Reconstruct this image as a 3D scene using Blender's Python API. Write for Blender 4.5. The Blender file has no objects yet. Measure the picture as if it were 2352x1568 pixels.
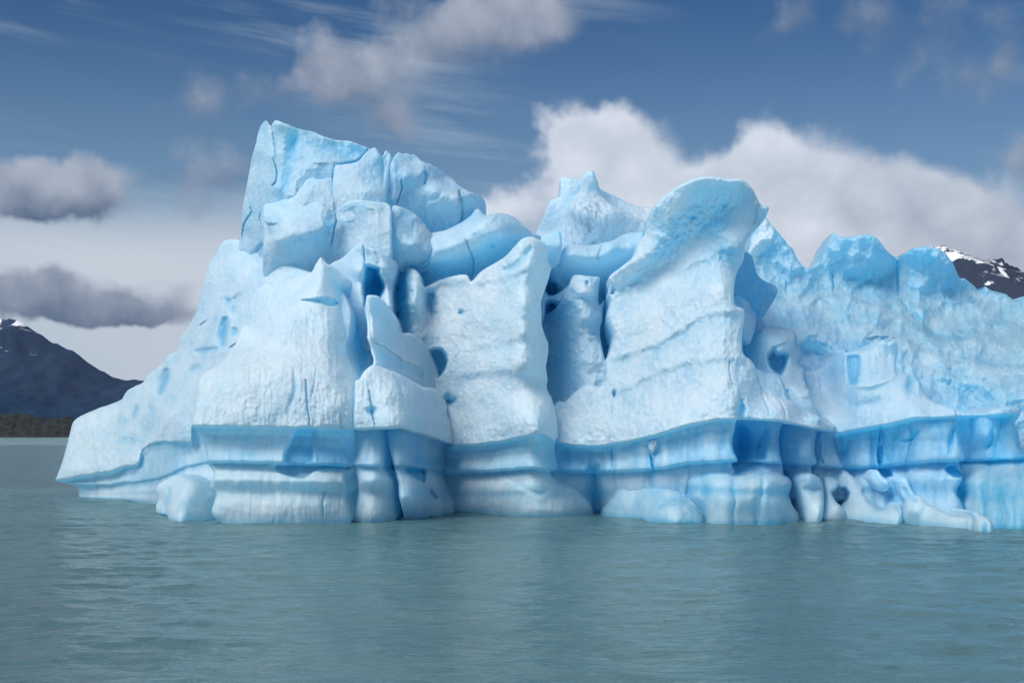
import bpy, math, random
import numpy as np

# ------------------------------------------------------------------ camera, world, sun, exposure
S = bpy.context.scene
F, CX, HV, CAMH = 3266.7, 1176.0, 998.0, 5.0        # focal length, centre column, horizon row (2352x1568 tracing units), eye height

cam_d = bpy.data.cameras.new('camera'); cam = bpy.data.objects.new('camera', cam_d)
S.collection.objects.link(cam); S.camera = cam
cam.location = (0, 0, CAMH); cam.rotation_euler = (math.radians(90), 0, 0)
cam_d.lens = 50; cam_d.sensor_width = 36; cam_d.shift_y = 0.091
cam_d.clip_start = 0.5; cam_d.clip_end = 60000

SUN_AZ, SUN_EL = 222.0, 46.0                         # behind the camera, to its left
SUN_POWER, SKY_STRENGTH, EXPOSURE = 2.6, 0.1, 0.55

S.render.engine = 'CYCLES'
S.cycles.use_denoising = True
S.cycles.max_bounces = 10; S.cycles.transmission_bounces = 8; S.cycles.diffuse_bounces = 7; S.cycles.glossy_bounces = 3
S.cycles.adaptive_threshold = .04
S.view_settings.view_transform = 'Standard'; S.view_settings.look = 'None'
S.view_settings.gamma = 1; S.view_settings.use_curve_mapping = False
S.view_settings.exposure = EXPOSURE

sun_d = bpy.data.lights.new('sun', 'SUN'); sun = bpy.data.objects.new('sun', sun_d)
S.collection.objects.link(sun)
sun_d.energy = SUN_POWER; sun_d.angle = math.radians(38.0); sun_d.color = (1.0, 0.955, 0.89)
_a, _e = math.radians(SUN_AZ), math.radians(SUN_EL)
from mathutils import Vector
SUNDIR = Vector((math.sin(_a) * math.cos(_e), math.cos(_a) * math.cos(_e), math.sin(_e)))
sun.rotation_euler = SUNDIR.to_track_quat('Z', 'Y').to_euler()
sun.location = SUNDIR * 200


class NT:
    """small helper for node trees"""
    def __init__(s, tree): s.t = tree; s.n = tree.nodes; s.l = tree.links
    def node(s, typ, **kw):
        n = s.n.new(typ)
        for k, v in kw.items(): setattr(n, k, v)
        return n
    def put(s, sock, val):
        if hasattr(val, 'is_output') or isinstance(val, bpy.types.NodeSocket): s.l.new(val, sock)
        else: sock.default_value = val
    def math(s, op, a, b=0.0, c=None, clamp=False):
        n = s.node('ShaderNodeMath', operation=op); n.use_clamp = clamp
        s.put(n.inputs[0], a); s.put(n.inputs[1], b)
        if c is not None: s.put(n.inputs[2], c)
        return n.outputs[0]
    def vec(s, op, a, b=(0, 0, 0)):
        n = s.node('ShaderNodeVectorMath', operation=op)
        s.put(n.inputs[0], a); s.put(n.inputs[1], b)
        return n.outputs['Value'] if op in ('LENGTH', 'DOT_PRODUCT', 'DISTANCE') else n.outputs[0]
    def comb(s, x, y, z):
        n = s.node('ShaderNodeCombineXYZ')
        for i, q in enumerate((x, y, z)): s.put(n.inputs[i], q)
        return n.outputs[0]
    def sep(s, v):
        n = s.node('ShaderNodeSeparateXYZ'); s.put(n.inputs[0], v); return n.outputs
    def ramp(s, v, lo, hi, a=0.0, b=1.0, smooth=True):
        n = s.node('ShaderNodeMapRange'); n.interpolation_type = 'SMOOTHSTEP' if smooth else 'LINEAR'
        s.put(n.inputs[0], v); s.put(n.inputs[1], lo); s.put(n.inputs[2], hi); s.put(n.inputs[3], a); s.put(n.inputs[4], b)
        return n.outputs[0]
    def noise(s, v, scale, detail=4.0, rough=0.55, dist=0.0, dim='3D'):
        n = s.node('ShaderNodeTexNoise', noise_dimensions=dim); n.inputs['Scale'].default_value = scale
        n.inputs['Detail'].default_value = detail; n.inputs['Roughness'].default_value = rough
        n.inputs['Distortion'].default_value = dist
        if v is not None: s.put(n.inputs['Vector'], v)
        return n.outputs[0]
    def mix(s, f, a, b, mode='MIX'):
        n = s.node('ShaderNodeMix', data_type='RGBA', blend_type=mode)
        s.put(n.inputs[0], f); s.put(n.inputs[6], a); s.put(n.inputs[7], b)
        return n.outputs[2]


def azel(u, v):
    a = math.atan((u - CX) / F)
    return a, math.atan((HV - v) / math.hypot(F, u - CX))


# clouds: (column, row, half width, half height, weight, brightness)
CLOUDS = [
    (1350, 310, 110, 80, 1.0, .92), (1440, 330, 110, 80, 1.0, .9), (1290, 400, 110, 90, 1.0, .97), (1490, 430, 140, 80, 1.0, .9), (1150, 480, 110, 50, .75, 1.0),
    (1740, 350, 80, 80, 1.0, .88), (1840, 385, 120, 85, .95, .82), (1700, 440, 130, 80, 1.0, .9), (1970, 435, 150, 80, .9, .70), (2120, 475, 160, 80, .9, .6),
    (2270, 550, 200, 100, 1.0, .56), (1560, 510, 250, 80, 1.0, .92), (1900, 570, 330, 110, 1.0, .84), (1500, 600, 330, 100, 1.0, .95),
    (730, 120, 75, 80, .8, 0.40), (850, 190, 170, 85, .85, 0.36), (900, 300, 80, 50, .6, 0.34), (1060, 60, 210, 100, .9, 0.40), (1260, 40, 160, 70, .6, 0.34),
    (50, 425, 150, 60, .95, 0.42), (190, 410, 120, 60, .95, 0.45), (130, 475, 160, 46, 1.0, 0.20), (480, 400, 150, 60, .7, 0.32), (480, 240, 110, 85, .45, 0.30),
    (620, 200, 70, 40, .45, 0.32), (450, 480, 60, 40, .4, 0.30), (415, 95, 50, 34, .2, 0.30),
    (20, 665, 130, 52, 1.1, 0.24), (240, 685, 130, 52, 1.1, 0.30), (340, 720, 160, 36, 1.0, 0.26), (150, 715, 150, 36, 1.0, 0.20), (140, 630, 45, 26, .5, 0.26), (420, 660, 50, 40, .45, 0.32),
    (1980, 30, 300, 80, .5, .28), (2130, 220, 240, 90, .3, .30), (2300, 90, 220, 90, .4, .26), (2340, 350, 100, 70, .5, .42),
]


def cloud_group():
    g = bpy.data.node_groups.new('cloud_cover', 'ShaderNodeTree')
    g.interface.new_socket('Direction', in_out='INPUT', socket_type='NodeSocketVector')
    g.interface.new_socket('Cover', in_out='OUTPUT', socket_type='NodeSocketFloat')
    g.interface.new_socket('Light', in_out='OUTPUT', socket_type='NodeSocketFloat')
    k = NT(g)
    gi = k.node('NodeGroupInput'); go = k.node('NodeGroupOutput')
    p = gi.outputs[0]
    n = k.node('ShaderNodeTexNoise', noise_dimensions='2D'); n.inputs['Scale'].default_value = 26; n.inputs['Detail'].default_value = 3; n.inputs['Roughness'].default_value = .6
    k.put(n.inputs['Vector'], p)
    w = k.vec('MULTIPLY', k.vec('SUBTRACT', n.outputs['Color'], (.5, .5, .5)), (.024, .02, 0))
    q = k.vec('ADD', p, w)
    tot, lit = None, None
    for (u, v, ru, rv, wt, br) in CLOUDS:
        a, e = azel(u, v)
        d = k.vec('MULTIPLY', k.vec('SUBTRACT', q, (a, e, 0)), (F / ru / 1.55, F / rv / 1.55, 0))
        m = k.math('MULTIPLY', k.ramp(k.vec('LENGTH', d), 1.0, 0.0), wt)
        b = k.math('MULTIPLY', m, k.math('MULTIPLY_ADD', k.sep(d)[1], .28, br))
        tot = m if tot is None else k.math('ADD', tot, m)
        lit = b if lit is None else k.math('ADD', lit, b)
    f = k.noise(p, 26, 5, .55, 0, '2D')
    f2 = k.noise(p, 9, 2, .55, 0, '2D')
    far = k.math('MULTIPLY', k.ramp(k.noise(p, 2.2, 2, .5, 0, '2D'), .38, .6), k.math('MAXIMUM', k.ramp(k.sep(p)[1], .34, .5), k.ramp(k.math('ABSOLUTE', k.sep(p)[0]), .5, .8)))  # broken clouds outside the view, added and brightened as fill light
    tot2 = k.math('ADD', tot, k.math('MULTIPLY', far, .8))
    lit2 = k.math('ADD', lit, k.math('MULTIPLY', far, .7))
    dens = k.math('ADD', tot2, k.math('MULTIPLY', k.math('SUBTRACT', f, .5), .8))
    dens = k.math('ADD', dens, k.math('MULTIPLY', k.math('SUBTRACT', f2, .5), .45))
    vo = k.node('ShaderNodeTexVoronoi', voronoi_dimensions='2D', feature='SMOOTH_F1'); vo.inputs['Scale'].default_value = 34; vo.inputs['Smoothness'].default_value = .35
    k.put(vo.inputs['Vector'], q)
    dens = k.math('ADD', dens, k.math('MULTIPLY', k.math('SUBTRACT', .42, vo.outputs['Distance']), .24))
    cover = k.ramp(dens, .2, .9)
    light = k.math('ADD', k.math('DIVIDE', lit2, k.math('MAXIMUM', tot2, .02)), k.math('MULTIPLY', k.math('SUBTRACT', .4, vo.outputs['Distance']), .22))
    k.put(go.inputs[0], cover); k.put(go.inputs[1], light)
    return g


def build_world():
    w = bpy.data.worlds.new('World'); S.world = w; w.use_nodes = True
    w.cycles.sampling_method = 'NONE'
    k = NT(w.node_tree); k.n.clear()
    out = k.node('ShaderNodeOutputWorld'); bg = k.node('ShaderNodeBackground')
    bg.inputs[1].default_value = SKY_STRENGTH
    sky = k.node('ShaderNodeTexSky', sky_type='NISHITA'); sky.sun_disc = False
    sky.sun_elevation = math.radians(SUN_EL); sky.sun_rotation = math.radians(SUN_AZ)
    sky.altitude = 200; sky.air_density = 1.0; sky.dust_density = 0.6; sky.ozone_density = 2.5
    tc = k.node('ShaderNodeTexCoord')
    x, y, z = k.sep(tc.outputs['Generated'])
    az = k.math('ARCTAN2', x, y)
    el = k.math('ARCTANGENT', k.math('DIVIDE', z, k.math('SQRT', k.math('ADD', k.math('MULTIPLY', x, x), k.math('MULTIPLY', y, y)))))
    p = k.comb(az, el, 0.0)
    grp = cloud_group()
    def cl(v):
        n = k.node('ShaderNodeGroup'); n.node_tree = grp; k.put(n.inputs[0], v); return n.outputs
    c0 = cl(p)
    # thin high cirrus drawn out along the wind
    st = k.vec('MULTIPLY', p, (1.0, 1.0, 1.0))
    rot = k.node('ShaderNodeVectorRotate'); rot.rotation_type = 'Z_AXIS'; rot.inputs['Angle'].default_value = math.radians(7)
    k.put(rot.inputs['Vector'], st)
    cir = k.noise(k.vec('MULTIPLY', rot.outputs[0], (4.0, 42.0, 1.0)), 1.0, 4, .6, 0, '2D')
    cirm = k.noise(k.vec('MULTIPLY', rot.outputs[0], (3.0, 7.0, 1.0)), 1.0, 2, .5, 0, '2D')
    cirrus = k.math('MULTIPLY', k.ramp(cir, .44, .78), k.ramp(cirm, .35, .7))
    gm = k.node('ShaderNodeGamma'); gm.inputs[1].default_value = 1.22; k.put(gm.inputs[0], sky.outputs[0])
    skyc = k.mix(1.0, gm.outputs[0], (.165, .24, .29, 1), 'MULTIPLY')
    hz = k.math('MULTIPLY', k.ramp(el, .178, .112), .92)
    base = k.mix(k.math('MULTIPLY', cirrus, .7), skyc, (2.9, 3.5, 4.3, 1))
    base = k.mix(k.math('MULTIPLY', k.ramp(el, .30, .13), .5), base, (1.75, 2.65, 3.75, 1))
    base = k.mix(hz, base, (3.3, 3.8, 4.45, 1))
    base = k.mix(k.math('MULTIPLY', k.ramp(cirm, .35, .65), k.math('MULTIPLY', hz, .45)), base, (4.7, 4.95, 5.3, 1))
    br = k.math('ADD', c0[1], k.math('MULTIPLY', k.math('SUBTRACT', k.noise(p, 40, 3, .6, 0, '2D'), .5), .22), clamp=True)
    cc = k.mix(br, (0.4, .72, 1.4, 1), (4.75, 5.1, 5.75, 1))
    col = k.mix(k.math('MULTIPLY', c0[0], .93), base, cc)
    below = k.ramp(z, -.02, 0.0)
    col = k.mix(below, (1.0, 1.5, 1.6, 1), col)
    k.put(bg.inputs[0], col); k.l.new(bg.outputs[0], out.inputs[0])


build_world()

# ------------------------------------------------------------------ numeric helpers
_rng = np.random.RandomState(7)
_PERM = _rng.permutation(4096).astype(np.int64)
_GR = _rng.uniform(0, 2 * np.pi, 4096)
_GX, _GY = np.cos(_GR).astype(np.float32), np.sin(_GR).astype(np.float32)


def perlin(x, y, seed=0):
    xi = np.floor(x); yi = np.floor(y)
    fx = (x - xi).astype(np.float32); fy = (y - yi).astype(np.float32)
    xi = xi.astype(np.int64) + seed * 57; yi = yi.astype(np.int64) + seed * 131
    def g(ix, iy, dx, dy):
        h = _PERM[(_PERM[ix & 4095] + iy) & 4095]
        return _GX[h] * dx + _GY[h] * dy
    u = fx * fx * fx * (fx * (fx * 6 - 15) + 10); v = fy * fy * fy * (fy * (fy * 6 - 15) + 10)
    a = g(xi, yi, fx, fy); b = g(xi + 1, yi, fx - 1, fy)
    c = g(xi, yi + 1, fx, fy - 1); d = g(xi + 1, yi + 1, fx - 1, fy - 1)
    return (a + u * (b - a)) * (1 - v) + (c + u * (d - c)) * v


def fbm(x, y, oct=4, seed=0, gain=.5, ridged=False):
    s = 0; a = 1; tot = 0
    for o in range(oct):
        n = perlin(x * 2 ** o, y * 2 ** o, seed + o)
        if ridged: n = 1 - 2 * np.abs(n) * 1.4 - .35
        s = s + a * n; tot += a; a *= gain
    return s / tot


def sstep(a, b, x):
    t = np.clip((x - a) / (b - a), 0, 1); return t * t * (3 - 2 * t)


def worley(x, y, seed=0):
    xi = np.floor(x).astype(np.int64); yi = np.floor(y).astype(np.int64)
    best = np.full(x.shape, 9., np.float32)
    for dx in (-1, 0, 1):
        for dy in (-1, 0, 1):
            cx_, cy_ = xi + dx, yi + dy
            h = _PERM[(_PERM[(cx_ + seed * 31) & 4095] + cy_) & 4095]
            h2 = _PERM[(h + 17) & 4095]
            px = cx_ + h / 4096.; py = cy_ + h2 / 4096.
            best = np.minimum(best, ((x - px) ** 2 + (y - py) ** 2).astype(np.float32))
    return np.sqrt(best)


def cells(x, y, seed=0, tilt=.35, k=.4):
    """max of tilted shallow bowls on jittered cells: facets or scallops that meet in sharp ridges"""
    xi = np.floor(x).astype(np.int64); yi = np.floor(y).astype(np.int64)
    best = np.full(x.shape, -9., np.float32)
    for dx in (-1, 0, 1):
        for dy in (-1, 0, 1):
            cx_, cy_ = xi + dx, yi + dy
            h = _PERM[(_PERM[(cx_ + seed * 31) & 4095] + cy_) & 4095]
            h2 = _PERM[(h + 17) & 4095]; h3 = _PERM[(h + 91) & 4095]
            ex = (x - cx_ - h / 4096.).astype(np.float32); ey = (y - cy_ - h2 / 4096.).astype(np.float32)
            a = _GX[h3] * tilt * ex + _GY[h3] * tilt * ey - k * (ex * ex + ey * ey) + .25 * (h3 / 4096.)
            best = np.maximum(best, a)
    return best


def catmull(pts, n=4, closed=True):
    P = np.array(pts, float); m = len(P); out = []
    rng = range(m) if closed else range(m - 1)
    for i in rng:
        if closed: a, b, c, d = P[i - 1], P[i], P[(i + 1) % m], P[(i + 2) % m]
        else: a, b, c, d = P[max(i - 1, 0)], P[i], P[i + 1], P[min(i + 2, m - 1)]
        # centripetal-ish: limit tangents so that long edges beside short ones do not overshoot
        L = np.linalg.norm(c - b) + 1e-6
        t1 = (c - a) / (np.linalg.norm(c - b) + np.linalg.norm(b - a) + 1e-6) * L * .8
        t2 = (d - b) / (np.linalg.norm(d - c) + np.linalg.norm(c - b) + 1e-6) * L * .8
        for j in range(n):
            t = j / n
            out.append((2 * t ** 3 - 3 * t * t + 1) * b + (t ** 3 - 2 * t * t + t) * t1 + (-2 * t ** 3 + 3 * t * t) * c + (t ** 3 - t * t) * t2)
    if not closed: out.append(P[-1])
    return np.array(out)


def poly_sdf(U, V, pts):
    """signed distance (inside positive)"""
    P = np.asarray(pts, np.float32); d2 = np.full(U.shape, 1e12, np.float32); ins = np.zeros(U.shape, bool)
    n = len(P)
    for i in range(n):
        a = P[i]; b = P[(i + 1) % n]; e = b - a; L = float(e @ e) + 1e-9
        wx = U - a[0]; wy = V - a[1]
        t = np.clip((wx * e[0] + wy * e[1]) / L, 0, 1)
        d2 = np.minimum(d2, (wx - t * e[0]) ** 2 + (wy - t * e[1]) ** 2)
        if a[1] != b[1]:
            c = ((a[1] > V) != (b[1] > V)) & (U < (b[0] - a[0]) * (V - a[1]) / (b[1] - a[1]) + a[0])
            ins ^= c
    d = np.sqrt(d2)
    return np.where(ins, d, -d)


def line_dist(U, V, pts):
    P = np.asarray(pts, np.float32); d2 = np.full(U.shape, 1e12, np.float32); tt = np.zeros(U.shape, np.float32)
    n = len(P) - 1
    for i in range(n):
        a = P[i]; e = P[i + 1] - a; L = float(e @ e) + 1e-9
        wx = U - a[0]; wy = V - a[1]
        t = np.clip((wx * e[0] + wy * e[1]) / L, 0, 1)
        q = (wx - t * e[0]) ** 2 + (wy - t * e[1]) ** 2
        m = q < d2
        d2 = np.where(m, q, d2); tt = np.where(m, (i + t) / n, tt)
    return np.sqrt(d2), tt


def frame(ox, oy, s):
    return lambda *pts: [(ox + a * s, oy + b * s) for a, b in pts]


T3, T6 = 1 / 3., 400 * .98 / 2349
R1, R2, R3, R4 = frame(0, 245, T3), frame(490, 245, T3), frame(1078, 343, T3), frame(1568, 441, T3)
R5, R6, R7, R8 = frame(98, 745, T3), frame(686, 745, T3), frame(1176, 745, T3), frame(1568, 745, T3)
Z1, Z2, Z3 = frame(686, 529.2, T6), frame(686, 764.4, T6), frame(1176, 509.6, T6)
Z4, Z5, Z6 = frame(1646.4, 470.4, T6), frame(392, 548.8, T6), frame(1666, 725.2, T6)


def place(u, v, y):
    """a traced column/row at its own distance y -> metres"""
    return (u - CX) / F * y, y, CAMH + (HV - v) / F * y


# ------------------------------------------------------------------ materials
def ice_material():
    m = bpy.data.materials.new('glacier_ice'); m.use_nodes = True
    k = NT(m.node_tree); k.n.clear()
    out = k.node('ShaderNodeOutputMaterial'); b = k.node('ShaderNodeBsdfPrincipled')
    geo = k.node('ShaderNodeNewGeometry'); pos = geo.outputs['Position']
    at = k.node('ShaderNodeAttribute', attribute_name='clear_ice'); ad = k.node('ShaderNodeAttribute', attribute_name='silt')
    streak = k.noise(k.vec('MULTIPLY', pos, (2.6, 1.2, .22)), 1.0, 3, .6)
    patch = k.noise(pos, .32, 4, .6)
    fine = k.noise(pos, 3.2, 4, .65)
    c = k.math('ADD', at.outputs['Fac'], k.math('MULTIPLY', k.math('SUBTRACT', streak, .5), .28))
    c = k.math('ADD', c, k.math('MULTIPLY', k.math('SUBTRACT', patch, .5), .65))
    c = k.math('ADD', c, k.math('MULTIPLY', k.math('SUBTRACT', fine, .5), .55))
    wet = k.ramp(k.math('ADD', k.sep(pos)[2], k.math('MULTIPLY', fine, .25)), .5, .12)
    c = k.math('ADD', c, k.math('MULTIPLY', wet, .3))
    cr = k.node('ShaderNodeValToRGB'); e = cr.color_ramp.elements
    e[0].position = 0.0; e[0].color = (.83, .915, .955, 1)
    e[1].position = 1.0; e[1].color = (.17, .64, .92, 1)
    x = e.new(.35); x.color = (.66, .86, .95, 1)
    k.put(cr.inputs[0], c)
    silt = k.math('MULTIPLY', ad.outputs['Fac'], k.ramp(k.noise(k.vec('MULTIPLY', pos, (2.4, 2.4, 1.1)), 1.0, 4, .7), .42, .68))
    col = k.mix(silt, cr.outputs[0], (.17, .18, .20, 1))
    k.put(b.inputs['Base Color'], col)
    k.put(b.inputs['Roughness'], k.math('SUBTRACT', k.ramp(c, 0, 1, .6, .34), k.math('MULTIPLY', wet, .2)))
    b.inputs['IOR'].default_value = 1.31
    b.inputs['Specular IOR Level'].default_value = .35
    bn = k.node('ShaderNodeBump'); bn.inputs['Distance'].default_value = .12
    sm = k.node('ShaderNodeAttribute', attribute_name='crust')
    k.put(bn.inputs['Strength'], k.ramp(sm.outputs['Fac'], 0, 1, .12, .46, False))
    h = k.math('ADD', k.math('MULTIPLY', k.noise(pos, 4.5, 4, .62), 1.0), k.math('MULTIPLY', k.noise(k.vec('MULTIPLY', pos, (5, 3, .6)), 1.0, 2, .6), .35))
    vd = k.node('ShaderNodeTexVoronoi', feature='F1'); vd.inputs['Scale'].default_value = 1.0
    k.put(vd.inputs['Vector'], k.vec('ADD', k.vec('MULTIPLY', pos, (3.2, 2.4, 2.3)), k.vec('MULTIPLY', k.comb(patch, fine, streak), (1.5, 1.5, 1.5))))
    h = k.math('ADD', h, k.math('MULTIPLY', vd.outputs['Distance'], 1.1))
    k.put(bn.inputs['Height'], h)
    k.l.new(bn.outputs[0], b.inputs['Normal'])
    # light soaks through the ice: part of it is passed on as blue light
    tr = k.node('ShaderNodeBsdfTranslucent')
    k.put(tr.inputs[0], k.mix(c, (.74, .91, .99, 1), (.17, .74, 1, 1)))
    mx = k.node('ShaderNodeMixShader'); k.put(mx.inputs[0], k.ramp(c, 0, 1, .44, .66, False))
    k.l.new(b.outputs[0], mx.inputs[1]); k.l.new(tr.outputs[0], mx.inputs[2])
    k.l.new(mx.outputs[0], out.inputs[0])
    return m


ICE = ice_material()


# ------------------------------------------------------------------ the setting: lake, mountains, far shore
def new_mesh(name, verts, faces, mat, parent=None, smooth=True):
    me = bpy.data.meshes.new(name)
    me.from_pydata(verts, [], faces) if not isinstance(faces, np.ndarray) else fill_mesh(me, verts, faces)
    if smooth: me.polygons.foreach_set('use_smooth', np.ones(len(me.polygons), bool))
    me.materials.append(mat)
    o = bpy.data.objects.new(name, me); S.collection.objects.link(o)
    if parent: o.parent = parent
    return o


def fill_mesh(me, verts, quads):
    v = np.asarray(verts, np.float32); q = np.asarray(quads, np.int32); n = q.shape[1]
    me.vertices.add(len(v)); me.vertices.foreach_set('co', v.ravel())
    me.loops.add(q.size); me.loops.foreach_set('vertex_index', q.ravel())
    me.polygons.add(len(q))
    me.polygons.foreach_set('loop_start', np.arange(0, q.size, n, dtype=np.int32))
    me.update(calc_edges=True)


def grid_quads(nx, ny):
    i = np.arange((nx - 1) * (ny - 1)); a = (i // (nx - 1)) * nx + i % (nx - 1)
    return np.stack([a, a + 1, a + nx + 1, a + nx], 1)


def water_material():
    m = bpy.data.materials.new('silty_lake_water'); m.use_nodes = True
    k = NT(m.node_tree); b = k.n['Principled BSDF']
    pos = k.node('ShaderNodeNewGeometry').outputs['Position']
    x, y, z = k.sep(pos)
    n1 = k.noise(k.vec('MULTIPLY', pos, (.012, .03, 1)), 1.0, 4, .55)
    sunlit_far = k.ramp(k.math('ADD', y, k.math('MULTIPLY', k.math('SUBTRACT', n1, .5), 160)), 640, 760)  # sunlit far water beyond the cloud shadow, painted lighter in the base colour
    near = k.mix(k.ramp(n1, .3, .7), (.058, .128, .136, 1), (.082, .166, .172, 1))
    k.put(b.inputs['Base Color'], k.mix(sunlit_far, near, (.20, .34, .33, 1)))
    b.inputs['Roughness'].default_value = .17; b.inputs['IOR'].default_value = 1.333
    bn = k.node('ShaderNodeBump'); bn.inputs['Distance'].default_value = .12
    k.put(bn.inputs['Strength'], k.ramp(y, 60, 900, .75, .35, False))
    w1 = k.noise(k.vec('MULTIPLY', pos, (1.5, 2.8, 1)), 1.0, 4, .62, .5)
    w2 = k.noise(k.vec('MULTIPLY', pos, (.45, 1.0, 1)), 1.0, 2, .5, .4)
    k.put(bn.inputs['Height'], k.math('ADD', w1, w2))
    k.l.new(bn.outputs[0], b.inputs['Normal'])
    return m


def build_lake():
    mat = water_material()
    # wave field from a directional spectrum on a repeating 96 m tile
    n, L = 512, 96.0
    kx = np.fft.fftfreq(n, L / n) * 2 * np.pi; KX, KY = np.meshgrid(kx, kx)
    K = np.hypot(KX, KY); K[0, 0] = 1
    th = np.arctan2(KY, KX); wd = math.radians(70)
    spec = np.exp(-1 / (K * 1.1) ** 2) / K ** 3.4 * (np.cos((th - wd)) ** 2 + .12) * np.exp(-(K * .055) ** 2)
    spec[0, 0] = 0
    r = np.random.RandomState(3)
    h = np.real(np.fft.ifft2(np.sqrt(spec) * (r.normal(size=(n, n)) + 1j * r.normal(size=(n, n)))))
    h *= .034 / h.std()
    def hs(x, y):
        fx = (x / L * n) % n; fy = (y / L * n) % n
        i = np.floor(fx).astype(int); j = np.floor(fy).astype(int); a = fx - i; b = fy - j
        i %= n; j %= n; i1 = (i + 1) % n; j1 = (j + 1) % n
        return (h[j, i] * (1 - a) + h[j, i1] * a) * (1 - b) + (h[j1, i] * (1 - a) + h[j1, i1] * a) * b
    nx = 520
    t = np.linspace(-1, 1, nx); xs = 58 * t * (1 + 0 * t)
    xs = np.concatenate([[-14000, -6000, -2500, -900, -350, -150, -85], xs, [85, 150, 350, 900, 2500, 6000, 14000]])
    ys = np.concatenate([[-2000, -400, -60, 0, 14], np.linspace(22, 135, 560), [142, 155, 180, 230, 320, 500, 800, 1400, 2600, 5000, 9000, 16000]])
    X, Y = np.meshgrid(xs, ys)
    fade = (1 - sstep(58, 85, np.abs(X))) * (1 - sstep(118, 142, Y)) * sstep(14, 22, Y)
    Zz = (hs(X, Y) + .35 * hs(X * 2.3 + 11, Y * 2.3 + 5)) * fade
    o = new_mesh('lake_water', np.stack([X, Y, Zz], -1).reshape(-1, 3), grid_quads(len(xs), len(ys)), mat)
    o['kind'] = 'structure'


def rock_material(name, low, high, snow_from, snow_to, snow_thr, sx=1.0):
    m = bpy.data.materials.new(name); m.use_nodes = True
    k = NT(m.node_tree); b = k.n['Principled BSDF']
    pos = k.node('ShaderNodeNewGeometry').outputs['Position']; z = k.sep(pos)[2]
    t = k.ramp(k.math('ADD', z, k.math('MULTIPLY', k.noise(pos, .006 * sx, 5), 220)), snow_from * .45, snow_from * 1.1)
    col = k.mix(t, low, high)
    col = k.mix(k.math('MULTIPLY', k.ramp(k.noise(pos, .03 * sx, 6, .7), .4, .7), .6), col, tuple(c * 1.9 for c in low[:3]) + (1,))
    sn = k.noise(k.vec('MULTIPLY', pos, (.011 * sx, .006 * sx, .0045 * sx)), 1.0, 8, .68, .8)
    up = k.ramp(z, snow_from, snow_to, .0, .3, False)
    s = k.ramp(k.math('ADD', sn, up), snow_thr, snow_thr + .05)
    s = k.math('MULTIPLY', s, k.ramp(z, snow_from * .8, snow_from))
    k.put(b.inputs['Base Color'], k.mix(s, col, (.78, .80, .84, 1)))
    b.inputs['Roughness'].default_value = .95; b.inputs['Specular IOR Level'].default_value = .1
    return m


def mountain(name, crest, dist, depth, mat, label, amp=26, seed=1, nx=260, ny=90, ridge=1.0):
    """a range traced by its crest line (column,row) at a distance; falls towards the viewer and away behind"""
    cr = np.array(crest, float)
    us = np.linspace(cr[0, 0], cr[-1, 0], nx)
    vs = np.interp(us, cr[:, 0], cr[:, 1])
    tt = np.linspace(-1, .6, ny)                          # -1 foot, 0 crest, + behind
    U, Tt = np.meshgrid(us, tt)
    H = np.maximum(CAMH + (HV - np.interp(U, cr[:, 0], cr[:, 1])) / F * dist, 0)
    Y = dist + Tt * depth
    X = (U - CX) / F * dist
    prof = np.where(Tt <= 0, (1 + Tt) ** 1.25, 1 - Tt * .9)
    Z = H * prof
    sc = depth
    gul = fbm(X / (sc * .13) + Tt * 1.6, Tt * 1.6, 6, seed, .6, True)
    env = np.clip(1 - np.abs(Tt) * .2, 0, 1) * np.clip((1 + Tt) * 4, 0, 1) * np.where(Tt <= 0, sstep(0, -.12, Tt), 1)
    Z = Z + amp * gul * env * ridge + amp * .14 * fbm(X / (sc * .03), Tt * 14, 4, seed + 9) * np.clip((1 + Tt) * 4, 0, 1)
    Z = np.where(Tt <= -.999, -20, Z)
    V = np.stack([X, Y, Z], -1).reshape(-1, 3)
    o = new_mesh(name, V, grid_quads(nx, ny), mat)
    o['kind'] = 'structure'; o['label'] = label
    return o


build_lake()
M_LEFT = rock_material('forested_mountain', (.012, .032, .068, 1), (.034, .054, .10, 1), 350, 500, .66)  # forest colours shifted to blue: distance haze is painted into them
M_SHORE = rock_material('shore_rock', (.024, .029, .032, 1), (.045, .046, .048, 1), 5000, 6000, 2.0, 1.4)
M_RIGHT = rock_material('snow_streaked_mountain', (.018, .029, .055, 1), (.032, .044, .074, 1), 420, 900, .55)
mountain('mountain', [(-900, 560), (-500, 640), (-260, 690), (-80, 728), (0, 739), (40, 741), (62, 752), (110, 780), (170, 815), (230, 850), (262, 868), (290, 879), (330, 880), (420, 890), (600, 905), (900, 930), (1250, 970), (1500, 996)],
         5600, 1900, M_LEFT, 'dark forested mountain with snow streaks on its crest across the lake', 26, 4, 420, 140)
mountain('mountain', [(1500, 900), (1700, 760), (1900, 720), (2050, 640), (2110, 590), (2140, 566), (2165, 562), (2200, 574), (2260, 600), (2320, 618), (2400, 640), (2600, 690), (3000, 760), (3600, 900)],
         4300, 2300, M_RIGHT, 'dark rocky mountain streaked with snow behind the iceberg', 60, 12, 360, 120)
mountain('shore_cliff', [(-700, 940), (-300, 948), (-60, 955), (-20, 950), (10, 957), (34, 951), (62, 956), (90, 962), (112, 967), (140, 961), (160, 962), (175, 967), (260, 972), (420, 985), (600, 994), (900, 997)],
         2900, 160, M_SHORE, 'low brown rocky shore at the foot of the dark mountain', 13, 31, 400, 50)

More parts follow.
